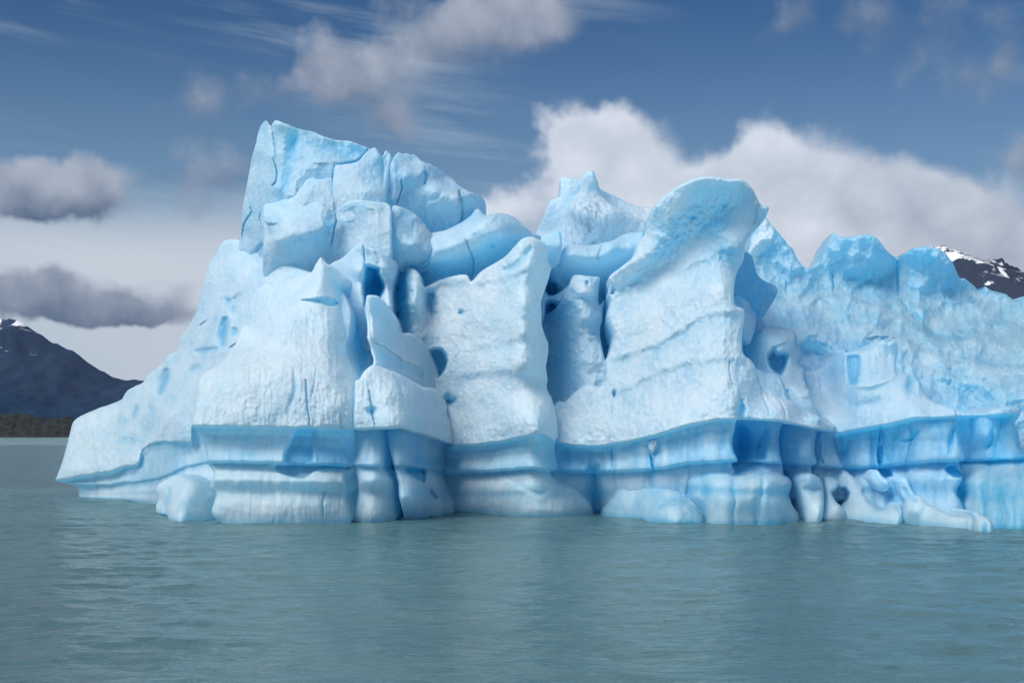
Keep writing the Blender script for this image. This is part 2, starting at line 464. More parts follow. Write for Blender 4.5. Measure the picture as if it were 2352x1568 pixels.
# ------------------------------------------------------------------ the iceberg
berg = bpy.data.objects.new('iceberg', None); S.collection.objects.link(berg)
berg.location = (0, 82, 0)
berg['label'] = 'huge blue and white iceberg with towers and melted ledges floating on the lake'
berg['category'] = 'iceberg'
INV = berg.matrix_world
LC = [(128, 1103), (175, 1095), (261, 1078), (312, 1064), (319, 1058), (326, 1032), (345, 1017), (370, 1012), (440, 1014), (441, 977), (600, 978), (708, 981), (808, 987),
      (811, 985), (860, 987), (918, 984), (1036, 1020), (1039, 1022), (1086, 1020), (1153, 1012), (1196, 1002), (1246, 993), (1273, 1013), (1326, 1022), (1376, 1023), (1443, 1012), (1509, 997), (1576, 975), (1643, 962),
      (1693, 962), (1793, 967), (1876, 985), (1916, 992), (1918, 995), (1968, 985), (2028, 975), (2101, 958), (2195, 955), (2300, 950), (2420, 945)]
GC = [(128, 1112), (178, 1114), (271, 1110), (365, 1098), (405, 1080), (440, 1066), (478, 1060), (600, 1060), (708, 1063), (808, 1067), (880, 1068), (946, 1070), (1019, 1082), (1119, 1080), (1219, 1073), (1262, 1079), (1376, 1082), (1476, 1078), (1509, 1075), (1576, 1063), (1676, 1057),
      (1796, 1062), (1869, 1067), (1935, 1073), (2020, 1069), (2135, 1058), (2218, 1055), (2420, 1048)]
WC = [(128, 1140), (182, 1143), (260, 1148), (345, 1156), (400, 1180), (490, 1200), (640, 1202), (800, 1196), (910, 1197), (966, 1190), (1046, 1177), (1119, 1178), (1236, 1187), (1360, 1179), (1480, 1186), (1520, 1195), (1640, 1203), (1835, 1200), (1990, 1192), (2070, 1200), (2150, 1204), (2280, 1218), (2420, 1217)]


def curve(pts, U):
    p = np.array(pts, float); return np.interp(U, p[:, 0], p[:, 1])


class Ice:
    """one mass of the iceberg: a traced outline, a depth surface interpolated through points in metres, relief and a back"""
    n = 0
    def __init__(s, name, outline, ctrl, R=10, Rd=.5, sp=2.0, thick=7, jit=1.2, jitf=14., sub=4, clear=.25, crust=1., c=28., label=None):
        Ice.n += 1; s.seed = Ice.n * 7
        s.name, s.thick, s.label = name, thick, label
        P = catmull(outline, sub)
        lo = P.min(0) - 3 * sp; hi = P.max(0) + 3 * sp
        u = np.arange(lo[0], hi[0] + sp, sp); v = np.arange(lo[1], hi[1] + sp, sp)
        s.sp = sp
        s.U, s.V = [a.astype(np.float32) for a in np.meshgrid(u, v)]
        s.d = poly_sdf(s.U, s.V, P)
        if jit: s.d = s.d + jit * fbm(s.U / jitf, s.V / jitf, 3, s.seed)
        s.Y = s.rbf(ctrl, c)
        q = 1 - np.clip(s.d / R, 0, 1)
        s.Y += Rd * (1 - np.sqrt(np.maximum(1 - q * q, 0)))
        s.C = np.full(s.U.shape, clear, np.float32)
        s.upper = np.float32(crust)
        s.Si = np.zeros(s.U.shape, np.float32)
    def rbf(s, ctrl, c=28.):
        p = np.array(ctrl, float); n = len(p)
        if n == 1: return np.full(s.U.shape, p[0, 2], np.float32)
        D = np.sqrt((p[:, None, 0] - p[None, :, 0]) ** 2 + (p[:, None, 1] - p[None, :, 1]) ** 2 + c * c)
        A = np.zeros((n + 1, n + 1)); A[:n, :n] = D - np.eye(n) * .3; A[n, :n] = A[:n, n] = 1
        w = np.linalg.solve(A, np.append(p[:, 2], 0))
        out = np.full(s.U.shape, w[n], np.float32)
        for i in range(n):
            out += np.float32(w[i]) * np.sqrt((s.U - p[i, 0]) ** 2 + (s.V - p[i, 1]) ** 2 + c * c)
        return out
    def add(s, dy, m=None, clear=0.):
        s.Y += dy
        if m is not None and clear: s.C += clear * m
        return s
    def crack(s, pts, w, depth, clear=.5, taper=True, wob=1.5):
        wx = wob * 2.2 * fbm(s.U / 16, s.V / 16, 3, s.seed + 3)
        d, t = line_dist(s.U + wx, s.V - wx, catmull(pts, 4, False) if len(pts) > 2 else pts)
        if taper: k = np.sqrt(np.clip(4 * t * (1 - t), 0, 1)) * .85 + .15
        else: k = 1.
        if w < 6: m = np.maximum(0, 1 - d / (w * 1.0 * np.maximum(k, .12))) ** 1.3 * np.minimum(1, k * 1.3)
        else: m = np.exp(-(d / (w * np.maximum(k, .3))) ** 2) * k
        return s.add(depth * m * (.75 if w < 6 and depth > 0 else 1), m, clear)
    def ledge(s, pts, h=.5, up=26., dn=34., clear=.3, rag=5.):
        """an old melt line: the ice above juts out, the ice below is eaten back"""
        p = catmull(pts, 5, False); p = p[np.argsort(p[:, 0])]
        e = s.V - np.interp(s.U, p[:, 0], p[:, 1]) + rag * fbm(s.U / 22, s.V / 60, 3, s.seed + 11)
        ends = sstep(p[0, 0] - 4, p[0, 0] + 40, s.U) * (1 - sstep(p[-1, 0] - 30, p[-1, 0] + 6, s.U)) * (.65 + .9 * fbm(s.U / 45, s.V / 300, 2, s.seed + 13))
        b = sstep(-11, 13, e)
        m = np.exp(-np.maximum(e, 0) / dn) * b
        return s.add(h * ends * (m - .45 * np.exp(np.minimum(e, 0) / up) * (1 - b)), m * ends, clear)
    def blob(s, u, v, ru, rv, depth, rot=0., sharp=2., clear=.4):
        a = math.radians(rot); q = min(ru, rv)
        x = s.U - u + .9 * q * fbm(s.U / q / 1.6, s.V / q / 1.6, 3, s.seed + 21); y = s.V - v + .9 * q * fbm(s.U / q / 1.6 + 7, s.V / q / 1.6, 3, s.seed + 22)
        p = (x * math.cos(a) + y * math.sin(a)) / ru; q = (-x * math.sin(a) + y * math.cos(a)) / rv
        r = np.sqrt(p * p + q * q)
        m = np.exp(-np.power(r, 2 * sharp) * .7)
        return s.add(depth * m, m, clear)
    def poly(s, pts, depth, soft=6., clear=.3, sub=3):
        d = poly_sdf(s.U, s.V, catmull(pts, sub)) + 3.2 * (.25 + .75 * s.upper) * fbm(s.U / 14, s.V / 14, 4, s.seed + 5)
        m = sstep(-soft * .3, soft * .7, d)
        return s.add(depth * m, m, clear)
    def bands(s, rB=1.2, rG=1.3, rA=-.2, dip=.45, gw=18, sink=0., L=None, G=None, W=None, clear=.5, rag=1.2, lobe=.12, per=34.):
        wob = rag * fbm(s.U / 30, s.V / 200, 3, s.seed + 2)
        L = curve(L or LC, s.U) + wob; G = curve(G or GC, s.U) + wob; W = curve(W or WC, s.U)
        V = s.V
        t = np.clip((V - L) / np.maximum(G - L, 5), 0, 1)
        pB = rB * (np.minimum(1, .62 + 1.5 * t) * (1 - .72 * sstep(.5, 1, t)))
        pB *= sstep(-1.5, 5.5, V - L)
        y = np.where(V < G, pB, 0)
        e = V - G
        groove = rB * .28 + (rG - rB * .28) * sstep(-1.5, 4.5, e)
        a = np.clip((V - G - gw) / np.maximum(W - G - gw, 10), 0, 1.3)
        bulge = rA + sink + dip * np.exp(-((a - .42) / .15) ** 2) + .35 * sstep(.75, 1.2, a)
        bl = sstep(gw * .1, gw * 2.5, e)
        y = np.where(e > -1.5, groove * (1 - bl) + bulge * bl, y)
        s.Y += y
        if lobe:
            wv = 14 * fbm(s.U / 60, V / 60, 2, s.seed + 51)
            nn = np.abs(fbm((s.U + wv) / per, V / 420, 2, s.seed + 52, .35)) * 2.6
            lb = (1 - np.minimum(1, nn) ** .6) * sstep(0, 10, V - L)
            s.Y += lobe * lb * 1.6; s.C += .3 * lb * min(1, lobe * 4)
        m = sstep(-2, 4, V - L) * (1 - sstep(-4, 6, e)) * (.55 + .5 * np.exp(-t * 4)) + np.exp(-((e - 7) / 8) ** 2) * .8 + (.35 * np.exp(-((a - .42) / .15) ** 2) + .22 + .3 * fbm(s.U / 7, V / 90, 3, s.seed + 41)) * sstep(gw, gw * 2, e)
        s.C += clear * m
        s.upper = 1 - .85 * sstep(-3, 6, V - L)
        return s
    def rough(s, big=.18, flute=.06, scal=0., fine=.03, bf=60., facet=0., mask=1.):
        U, V, z = s.U, s.V, s.seed
        s.Y += big * fbm(U / bf, V / bf, 4, z, .38) * (.45 + .55 * s.upper)
        if flute:
            w = fbm(U / 40, V / 40, 2, z + 1) * 5
            f = fbm((U + w) / 9, V / 110, 3, z + 2)
            s.Y += flute * f * 1.6 * mask * (.35 + .65 * s.upper); s.C += np.clip(f, -.5, .5) * .13 * mask
        if scal:
            w = 7 * fbm(U / 22, V / 22, 3, z + 4); w2 = 7 * fbm(U / 22 + 9, V / 22, 3, z + 5)
            c = cells((U + w) / 15, (V + w2) / 19, z, .2, .5); c2 = cells((U - w2) / 6.5, (V + w) / 8, z + 1, .2, .5)
            amt = np.clip(.55 + 1.6 * fbm(U / 70, V / 70, 2, z + 6), .1, 1.3)
            s.Y += scal * (c * 1.1 + c2 * .5) * amt * mask * s.upper
            s.C += np.clip(c2 + .1, -.4, .4) * .6 * np.minimum(1, scal * 3) * amt * s.upper
        if facet:
            w = 9 * fbm(U / 40, V / 40, 3, z + 14); w2 = 9 * fbm(U / 40 + 9, V / 40, 3, z + 15)
            s.Y += facet * (cells((U + w) / 62, (V + w2) / 75, z + 3, .55, .5) + .4 * cells((U - w2) / 23, (V + w) / 30, z + 4, .5, .5))
        s.Y += fine * fbm(U / 8, V / 8, 3, z + 8) * s.upper
        return s
    def pock(s, pts, amp, sx=22., sy=18., soft=24.):
        m = sstep(-soft * .3, soft, poly_sdf(s.U, s.V, catmull(pts, 3)))
        w = 8 * fbm(s.U / 24, s.V / 24, 3, s.seed + 31)
        c = cells((s.U + w + s.V * .4) / sx, (s.V - w - s.U * .25) / sy, s.seed + 5, .3, .6) + .5 * cells((s.U - w) / 8, (s.V + w) / 7, s.seed + 6, .3, .6)
        s.Y += amp * c * m; s.C += np.clip(c, -.5, .6) * m * .22
        return s
    def lobes(s, amp, per=30.):
        wv = 14 * fbm(s.U / 60, s.V / 60, 2, s.seed + 51)
        nn = np.abs(fbm((s.U + wv) / per, s.V / 260, 2, s.seed + 52, .35)) * 2.6
        lb = 1 - np.minimum(1, nn) ** .6
        s.Y += amp * 1.6 * lb; s.C += .3 * lb
        return s
    def silt(s, u, v, ru, rv, a=.8):
        s.Si += a * np.exp(-(((s.U - u) / ru) ** 2 + ((s.V - v) / rv) ** 2)); return s
    def build(s):
        d, sp = s.d, s.sp
        gy, gx = np.gradient(d, sp); gl = np.maximum(np.hypot(gx, gy), .35)
        ins = d > 0
        cell = (ins[:-1, :-1] | ins[1:, :-1] | ins[:-1, 1:] | ins[1:, 1:])
        out = ~ins
        U = np.where(out, s.U - np.clip(d / gl, -3 * sp, 0) * gx / gl, s.U)
        V = np.where(out, s.V - np.clip(d / gl, -3 * sp, 0) * gy / gl, s.V)
        ny, nx = d.shape
        j, i = np.nonzero(cell); a = j * nx + i
        quads = np.stack([a, a + nx, a + nx + 1, a + 1], 1)
        used = np.unique(quads); remap = np.full(nx * ny, -1, np.int64); remap[used] = np.arange(len(used))
        q = remap[quads]
        y = s.Y.ravel()[used].astype(np.float64)
        x, yy, z = place(U.ravel()[used], V.ravel()[used], y)
        ed = np.concatenate([q[:, [0, 1]], q[:, [1, 2]], q[:, [2, 3]], q[:, [3, 0]]])
        key = np.minimum(ed[:, 0], ed[:, 1]) * len(used) + np.maximum(ed[:, 0], ed[:, 1])
        _, inv, cnt = np.unique(key, return_inverse=True, return_counts=True)
        bd = ed[cnt[inv] == 1]
        bv = np.unique(bd); m2 = np.full(len(used), -1, np.int64); N = len(used)
        cxm, czm = x[bv].mean(), z[bv].mean()
        rings, faces = [np.stack([x, yy, z], 1)], [q]
        prev = np.arange(N); base = N
        back = y[bv].max() + s.thick
        for r in range(3):
            f = (r + 1) / 3.; m2 = np.full(N, -1, np.int64); m2[bv] = base + np.arange(len(bv)); base += len(bv)
            sh = 1 - .10 * f * f
            yb = yy[bv] + (back - yy[bv]) * f
            rings.append(np.stack([cxm + (x[bv] - cxm) * sh, yb, czm + (z[bv] - czm) * sh], 1))
            faces.append(np.stack([bd[:, 1], bd[:, 0], bd[:, 0], bd[:, 1]], 1))
            fcur = faces.pop(); A, B = bd[:, 0], bd[:, 1]
            faces.append(np.stack([prev[B], prev[A], m2[A], m2[B]], 1)); prev = m2
        rings.append(np.array([[cxm, back + .3, czm]]))
        verts = np.concatenate(rings); quadsf = np.concatenate(faces)
        tris = np.stack([prev[bd[:, 1]], prev[bd[:, 0]], np.full(len(bd), base)], 1)
        verts[:, 1] -= 82
        me = bpy.data.meshes.new(s.name)
        nq, nt = len(quadsf), len(tris)
        me.vertices.add(len(verts)); me.vertices.foreach_set('co', verts.astype(np.float32).ravel())
        li = np.concatenate([quadsf.ravel(), tris.ravel()]).astype(np.int32)
        me.loops.add(len(li)); me.loops.foreach_set('vertex_index', li)
        me.polygons.add(nq + nt)
        me.polygons.foreach_set('loop_start', np.concatenate([np.arange(nq) * 4, nq * 4 + np.arange(nt) * 3]).astype(np.int32))
        me.polygons.foreach_set('use_smooth', np.ones(nq + nt, bool))
        me.update(calc_edges=True)
        for nm, arr in (('clear_ice', s.C), ('silt', s.Si), ('crust', np.broadcast_to(s.upper, s.U.shape))):
            t = me.attributes.new(nm, 'FLOAT', 'POINT'); val = np.zeros(len(verts), np.float32)
            val[:N] = arr.ravel()[used]; val[N:] = .45 if nm == 'clear_ice' else 0
            t.data.foreach_set('value', val)
        me.materials.append(ICE)
        o = bpy.data.objects.new(s.name, me); S.collection.objects.link(o); o.parent = berg
        if s.label: o['label'] = s.label
        return o


# ---- upper left tower and its blocks
Ice('ice_tower', [(611, 276), (600, 288), (593, 305), (587, 332), (578, 365), (572, 398), (565, 435), (560, 458), (555, 495), (553, 530), (549, 560), (546, 600), (540, 645), (560, 720), (700, 730), (900, 720), (935, 600), (910, 480), (880, 390), (862, 350),
     (846, 340), (823, 331), (803, 324), (773, 322), (743, 313), (720, 303), (693, 298), (663, 287), (633, 276), (626, 284), (622, 290), (617, 284)],
    [(600, 300, 99.5), (611, 280, 98.5), (580, 380, 100.5), (565, 450, 101), (555, 540, 101.5), (548, 620, 102), (620, 300, 97), (636, 285, 95.2), (632, 355, 95.4), (634, 430, 95), (700, 310, 95.6), (700, 380, 94.6), (770, 330, 96), (770, 390, 94.6), (850, 345, 96.5), (660, 470, 95.3), (605, 465, 97.2), (605, 545, 97.4), (620, 640, 96), (575, 560, 99.5), (580, 660, 99), (800, 600, 96), (900, 500, 97)],
    R=4, Rd=.2, c=5, clear=.33, label='tallest tower of the iceberg with a cleft summit') \
    .crack([(622, 284), (625, 300), (630, 330), (634, 365)], 5, 1.0, .2).crack(R2((405, 350), (425, 400), (437, 460), (430, 520), (395, 552)), 2.6, 1.0, .7) \
    .blob(*R2((545, 270))[0], 12, 30, .7, 8, 1.2, .45).blob(*R2((500, 500))[0], 9, 26, .4, 10, 1.2, .35).blob(790, 345, 60, 14, .5, 8, 1.2, .3) \
    .crack(R2((840, 395), (900, 390), (980, 375), (1030, 340), (1070, 290)), 3.2, .9, .5).crack(R2((830, 380), (832, 440), (822, 490), (818, 580)), 2.2, .9, .5)\
    .crack(R2((240, 680), (265, 720), (235, 770), (205, 830), (200, 960)), 2.2, .7, .5) \
    .crack(R2((322, 730), (318, 800), (330, 830)), 1.8, .6, .4).crack(Z5((1190, 190), (1230, 300), (1270, 400), (1285, 490), (1300, 560)), 2.4, 1.3, .9).crack(R2((165, 1080), (158, 1160), (170, 1220)), 2, .7, .5) \
    .crack(R2((350, 940), (300, 1000), (250, 1100), (230, 1200)), 7, .6, .15).rough(.15, .03, .06, .04, 45, .9).build()

Ice('ice_block', R2((345, 690), (365, 670), (420, 662), (470, 645), (540, 610), (600, 565), (640, 510), (665, 492), (740, 500), (820, 492), (822, 560), (830, 720), (700, 800), (360, 800)),
    [(620, 470, 95), (660, 450, 94.5), (710, 412, 94.2), (760, 411, 94.4), (700, 450, 93.6), (750, 460, 93.5), (640, 500, 94)], R=4, Rd=.2, c=5, clear=.22, label='pale block below the summit face') \
    .rough(.1, .03, .06, .04, 50, .7).build()
Ice('ice_block', R2((826, 480), (832, 425), (860, 405), (960, 392), (1005, 375), (1035, 335), (1070, 300), (1110, 283), (1130, 300), (1150, 332), (1168, 338), (1188, 303), (1212, 318), (1226, 340), (1215, 420), (1200, 520), (1183, 640), (1183, 760), (830, 780)),
    [(770, 400, 94.4), (800, 380, 94.2), (858, 345, 95), (870, 360, 94.6), (800, 440, 93.2), (860, 440, 93), (880, 430, 93.6), (884, 360, 95.5), (890, 400, 94.6), (790, 480, 93.4), (870, 480, 93.3)], R=4, Rd=.2, c=5, clear=.22, label='pale block under the saw-toothed crest') \
    .crack(R2((1160, 340), (1172, 420), (1170, 520)), 5, .35, .25).blob(858, 410, 30, 26, .25, 0, 1, .25).rough(.1, .03, .06, .04, 50, .6).build()
Ice('ice_block', R2((1183, 650), (1190, 600), (1200, 500), (1212, 410), (1240, 350), (1275, 314), (1300, 325), (1335, 322), (1362, 334), (1385, 330), (1440, 375), (1500, 398), (1560, 432), (1650, 497), (1700, 545), (1760, 582), (1830, 610), (1868, 648), (1881, 690), (1868, 740), (1840, 830), (1500, 900), (1200, 800)),
    [(890, 440, 95.3), (905, 380, 95), (910, 352, 95.8), (935, 400, 94.6), (900, 455, 94.8), (945, 440, 95.6), (970, 390, 95.6), (985, 410, 96.2), (1000, 440, 95), (975, 480, 96.5), (1010, 500, 97.5), (1040, 460, 95.6), (1055, 420, 97.5), (1080, 450, 96), (1110, 470, 98), (950, 365, 97), (1030, 400, 98.5), (1000, 540, 98.5)], R=6, Rd=.5, c=5, clear=.38,
    label='rounded upper block with a band of grey silt') \
    .crack(R2((1455, 440), (1465, 480), (1455, 540)), 4, .8, .4).crack(R2((1295, 500), (1302, 560), (1275, 640), (1255, 672)), 2.2, .7, .6) \
    .crack(R2((1690, 590), (1710, 640), (1715, 720), (1705, 800)), 3.5, .8, .2).poly(R2((1470, 660), (1540, 640), (1590, 585), (1680, 590), (1710, 680), (1700, 790), (1560, 840), (1470, 800)), -.35, 10, -.1) \
    .silt(1030, 400, 45, 14, .8).silt(1058, 470, 7, 50, 1.0).silt(1010, 512, 26, 10, .9).silt(1060, 440, 30, 24, .5).rough(.15, .03, .06, .04, 50, .8).build()
Ice('ice_block', R2((352, 700), (430, 672), (520, 652), (600, 655), (680, 652), (750, 660), (775, 695), (850, 705), (900, 672), (960, 645), (1045, 645), (1120, 655), (1185, 662), (1222, 690), (1224, 800), (1226, 900), (1222, 1035), (1180, 1060), (1000, 1120), (820, 1180), (410, 1215), (352, 1180), (338, 1100), (345, 900)),
    [(612, 475, 95.2), (660, 470, 94), (720, 470, 93.4), (770, 480, 93.2), (620, 540, 94.6), (640, 550, 92.7), (700, 538, 92.2), (760, 515, 92), (640, 600, 94.4), (700, 600, 94.4), (650, 640, 95.8), (740, 580, 94.2), (765, 560, 93.4), (780, 500, 93), (800, 475, 92.6), (830, 462, 92.4), (890, 470, 92.6), (800, 530, 93), (830, 530, 92.6), (870, 530, 91.8), (890, 560, 91.6), (760, 610, 95), (800, 600, 93.8), (830, 580, 92.4), (880, 590, 91.6)],
    R=4, Rd=.2, c=5, clear=.26, label='broad middle block split by upright cracks') \
    .crack(R2((855, 700), (850, 770), (830, 860), (805, 960)), 2.8, .9, .55).ledge(R2((380, 935), (430, 922), (560, 892), (700, 868), (800, 810)), .35, 14, 40, .25, 4) \
    .blob(762, 510, 12, 32, .5, 25, 1, .3) \
    .blob(805, 500, 22, 34, .4, 8, 1, .25).rough(.1, .03, .08, .04, 50, .7).build()
Ice('ice_block', R2((1228, 720), (1234, 690), (1252, 680), (1330, 705), (1410, 755), (1450, 800), (1490, 860), (1535, 910), (1508, 990), (1495, 1070), (1470, 1130), (1360, 1150), (1270, 1120), (1230, 1050)),
    [(905, 475, 93.4), (940, 490, 93.6), (975, 520, 94), (995, 545, 94.6), (915, 540, 92.3), (950, 560, 92), (980, 580, 93), (920, 600, 93.4), (940, 610, 95), (980, 600, 94.6), (900, 590, 93.5)], R=4, Rd=.2, c=5, clear=.24) \
    .blob(930, 520, 26, 40, .5, 15, 1, .3).rough(.1, .03, .06, .04, 50, .5).build()
Ice('ice_saddle', R2((1490, 880), (1600, 850), (1700, 802), (1770, 755), (1800, 715), (1822, 700), (1845, 718), (1868, 748), (1955, 732), (2040, 745), (2110, 790), (2150, 830), (2190, 862), (2250, 890), (2270, 960), (2240, 1100), (1900, 1300), (1500, 1320), (1270, 1290), (1262, 1120), (1300, 1080), (1380, 1090), (1480, 1060), (1510, 990)),
    [(1000, 540, 94.8), (1050, 520, 95), (1095, 485, 96), (1000, 575, 92.8), (1050, 560, 92.6), (1110, 530, 92.4), (1150, 492, 95.5), (1180, 500, 96), (1145, 530, 93), (1200, 540, 96.5), (960, 612, 94.5), (1020, 605, 94.6), (1080, 580, 94.2), (1140, 560, 94.4), (1000, 640, 98), (1080, 625, 98), (1150, 590, 97), (930, 640, 97), (1200, 570, 97.5), (1100, 650, 99.5), (960, 660, 99)],
    R=8, Rd=.7, c=16, clear=.3, thick=9, label='sagging ice bridge with a dark blue hollow underneath') \
    .crack(R2((1735, 910), (1760, 970), (1785, 1030), (1795, 1100), (1785, 1170)), 3, 1.0, .6).crack(R2((1955, 740), (1880, 800), (1770, 880)), 8, -.35, -.1).crack(R2((1500, 1065), (1480, 1090)), 5, .5, .3) \
    .poly(R2((1270, 1080), (1480, 1075), (1760, 1000), (1900, 890), (2100, 880), (2170, 900), (2000, 1100), (1780, 1180), (1500, 1240), (1270, 1200)), .1, 24, .38).blob(*R2((1920, 960))[0], 4, 3, .3).rough(.2, .03).build()

# ---- mound, right bridge and small blocks in the gap
Ice('ice_mound', R3((455, 590), (500, 490), (535, 400), (560, 350), (620, 328), (626, 260), (630, 190), (690, 194), (750, 206), (790, 190), (880, 215), (900, 270), (1000, 320), (1100, 370), (1180, 395), (1260, 402), (1330, 440), (1330, 700), (1000, 800), (480, 780)),
    [(1235, 530, 103), (1270, 480, 101), (1290, 420, 101), (1320, 420, 101), (1300, 480, 100.5), (1400, 450, 104), (1480, 480, 104.5), (1300, 560, 100.5), (1450, 520, 103)], R=6, Rd=.5, clear=.16, thick=8, label='pale mound behind the gap with a flat-topped horn') \
    .rough(.25, .03).build()
Ice('ice_mound', R3((640, 760), (650, 640), (660, 520), (672, 430), (700, 345), (752, 292), (742, 245), (768, 190), (810, 152), (850, 147), (872, 190), (890, 270), (925, 330), (1000, 385), (1080, 430), (1150, 465), (1230, 520), (1260, 700), (1000, 790)),
    [(1302, 500, 100), (1320, 450, 99.6), (1330, 480, 98), (1345, 405, 99), (1365, 420, 99), (1370, 445, 99.4), (1360, 480, 98), (1400, 500, 98.2), (1450, 515, 99.4), (1340, 540, 98.6), (1400, 550, 98.8), (1310, 560, 99.6)], R=9, Rd=.8, clear=.2, thick=7,
    label='grey-stained mound topped by a rounded horn') \
    .silt(1355, 500, 60, 45, 1.0).silt(1362, 440, 18, 14, .5).silt(1345, 540, 40, 20, .55).silt(1362, 558, 8, 5, 1.3).silt(1382, 556, 5, 4, 1.2).silt(1400, 465, 40, 12, .4).rough(.25, .04).build()
Ice('ice_bridge', Z3((660, 480), (700, 380), (760, 312), (830, 305), (900, 312), (1000, 330), (1120, 315), (1240, 290), (1400, 250), (1480, 200), (1600, 150), (1750, 140), (1900, 140), (1950, 500), (1500, 900), (1350, 1100), (900, 1250), (500, 1350), (380, 1200), (420, 900), (480, 650), (560, 640), (640, 580)),
    [(1300, 562, 96.6), (1365, 562, 97), (1440, 537, 97.5), (1305, 575, 95), (1360, 580, 95), (1400, 567, 95), (1460, 550, 95.4), (1310, 620, 97.2), (1370, 620, 97), (1430, 600, 97), (1270, 640, 98.5), (1330, 650, 99.5), (1390, 650, 99.5), (1280, 700, 101), (1250, 680, 100)],
    R=7, Rd=.6, clear=.4, thick=6, label='arched blue bridge across the gap between ridge and fin') \
    .crack(Z3((1240, 300), (1215, 380), (1190, 460), (1185, 520)), 3, .5, .3).crack(Z3((740, 330), (690, 480), (690, 560), (640, 610)), 5, .5, .3).silt(1283, 600, 12, 26, .5) \
    .blob(*Z3((555, 900))[0], 18, 18, 4.5, 0, 2, .2).blob(*Z3((530, 1165))[0], 15, 16, 4.5, 0, 2, .2).rough(.22, .03).build()
Ice('ice_block', Z3((385, 250), (450, 190), (520, 150), (570, 128), (655, 130), (682, 230), (690, 380), (660, 500), (635, 575), (545, 642), (430, 600), (400, 400)),
    [(1255, 545, 94.5), (1275, 535, 94.4), (1285, 560, 94), (1270, 580, 94.6), (1270, 610, 96)], R=6, Rd=.5, clear=.42, thick=4).rough(.12, .03).build()
Ice('ice_strut', Z3((405, 1080), (440, 950), (470, 965), (510, 1012), (600, 1000), (700, 930), (780, 850), (830, 770), (850, 900), (720, 1050), (640, 1120), (600, 1085), (520, 1075), (460, 1110), (450, 1280), (410, 1400)),
    [(1246, 690, 95), (1262, 680, 96), (1290, 670, 96), (1310, 645, 96.5), (1248, 730, 95)], R=7, Rd=.7, clear=.3, thick=2).rough(.1, .03).build()

# ---- shoulder running down to the left tail
Ice('ice_shoulder', R5((90, 1075), (100, 1040), (140, 930), (175, 800), (200, 700), (215, 665), (260, 630), (330, 600), (400, 570), (480, 545), (545, 515), (560, 490), (585, 455), (640, 422), (690, 400), (720, 350), (770, 310), (830, 260), (862, 210), (925, 180), (945, 100), (975, 60))
    + [(440, 738), (450, 718), (455, 700), (462, 665), (473, 632), (480, 603), (497, 582), (504, 566), (517, 552), (545, 550), (640, 600), (770, 650), (810, 720), (780, 850), (620, 950), (540, 1050), (530, 1230), (340, 1215), (187, 1190), (181, 1145), (178, 1118), (150, 1109)],
    [(182, 1143, 112), (260, 1148, 109), (345, 1156, 103), (400, 1178, 97), (460, 1190, 91), (140, 1098, 112), (178, 1090, 110.5), (261, 1070, 108), (318, 1050, 105), (200, 1000, 112), (165, 1010, 113.4), (225, 950, 113.4), (300, 960, 109.5), (340, 1000, 104.5), (290, 905, 113), (380, 950, 100.5), (440, 900, 97), (310, 890, 112), (350, 870, 110), (380, 830, 108), (410, 800, 106), (430, 770, 104.5), (470, 830, 98), (455, 720, 104), (500, 720, 99.5), (490, 620, 104), (520, 580, 103.5), (540, 640, 99), (560, 700, 96), (620, 700, 92.5), (600, 640, 96), (700, 650, 91.5), (700, 760, 88), (600, 800, 90), (520, 800, 94), (480, 960, 93), (430, 1000, 95), (380, 1040, 99), (450, 1040, 94.5), (480, 1100, 92), (400, 1120, 97)],
    R=9, Rd=.9, clear=.2, thick=9, label='long shoulder sloping down to the low left tail') \
    .bands(1.1, .8, -.1, .15, 16, clear=.3, rag=7.) \
    .crack(R5((858, 300), (838, 370), (815, 430), (805, 492)), 11, 1.5, .5).crack(R5((652, 550), (635, 600), (615, 660)), 8, .6, .3).blob(*R5((555, 665))[0], 10, 9, .6, 0, .8, .25).blob(*R5((560, 805))[0], 8, 9, .4, 0, .8, .25).blob(*R5((620, 800))[0], 9, 10, .5, 0, .8, .25) \
    .crack(Z5((770, 1070), (730, 1200), (700, 1350), (715, 1500)), 12, 1.5, .55).crack(Z5((905, 1225), (870, 1280), (850, 1330)), 8, .8, .35).crack(R5((1035, 188), (1120, 178), (1220, 160)), 6.5, .7, .35).crack(R5((1000, 320), (1050, 300), (1090, 295)), 7, .5, .3) \
    .blob(*Z5((905, 830))[0], 6, 10, .9, 15, .8, .3).blob(*Z5((795, 860))[0], 8, 7, .8, 0, .8, .3).blob(*Z5((855, 970))[0], 6, 11, .8, -15, .8, .3) \
    .crack(Z5((510, 1110), (440, 1160), (390, 1195)), 2.2, .7, .5).crack(Z5((990, 1365), (900, 1440), (800, 1500)), 3, .9, .6).crack(R5((760, 560), (720, 700), (660, 880)), 14, .6, .2) \
    .crack(R5((1000, 520), (870, 640), (760, 800), (680, 900)), 11, -.6, -.1).rough(.35, .06, .15, .06, 50, .6).build()
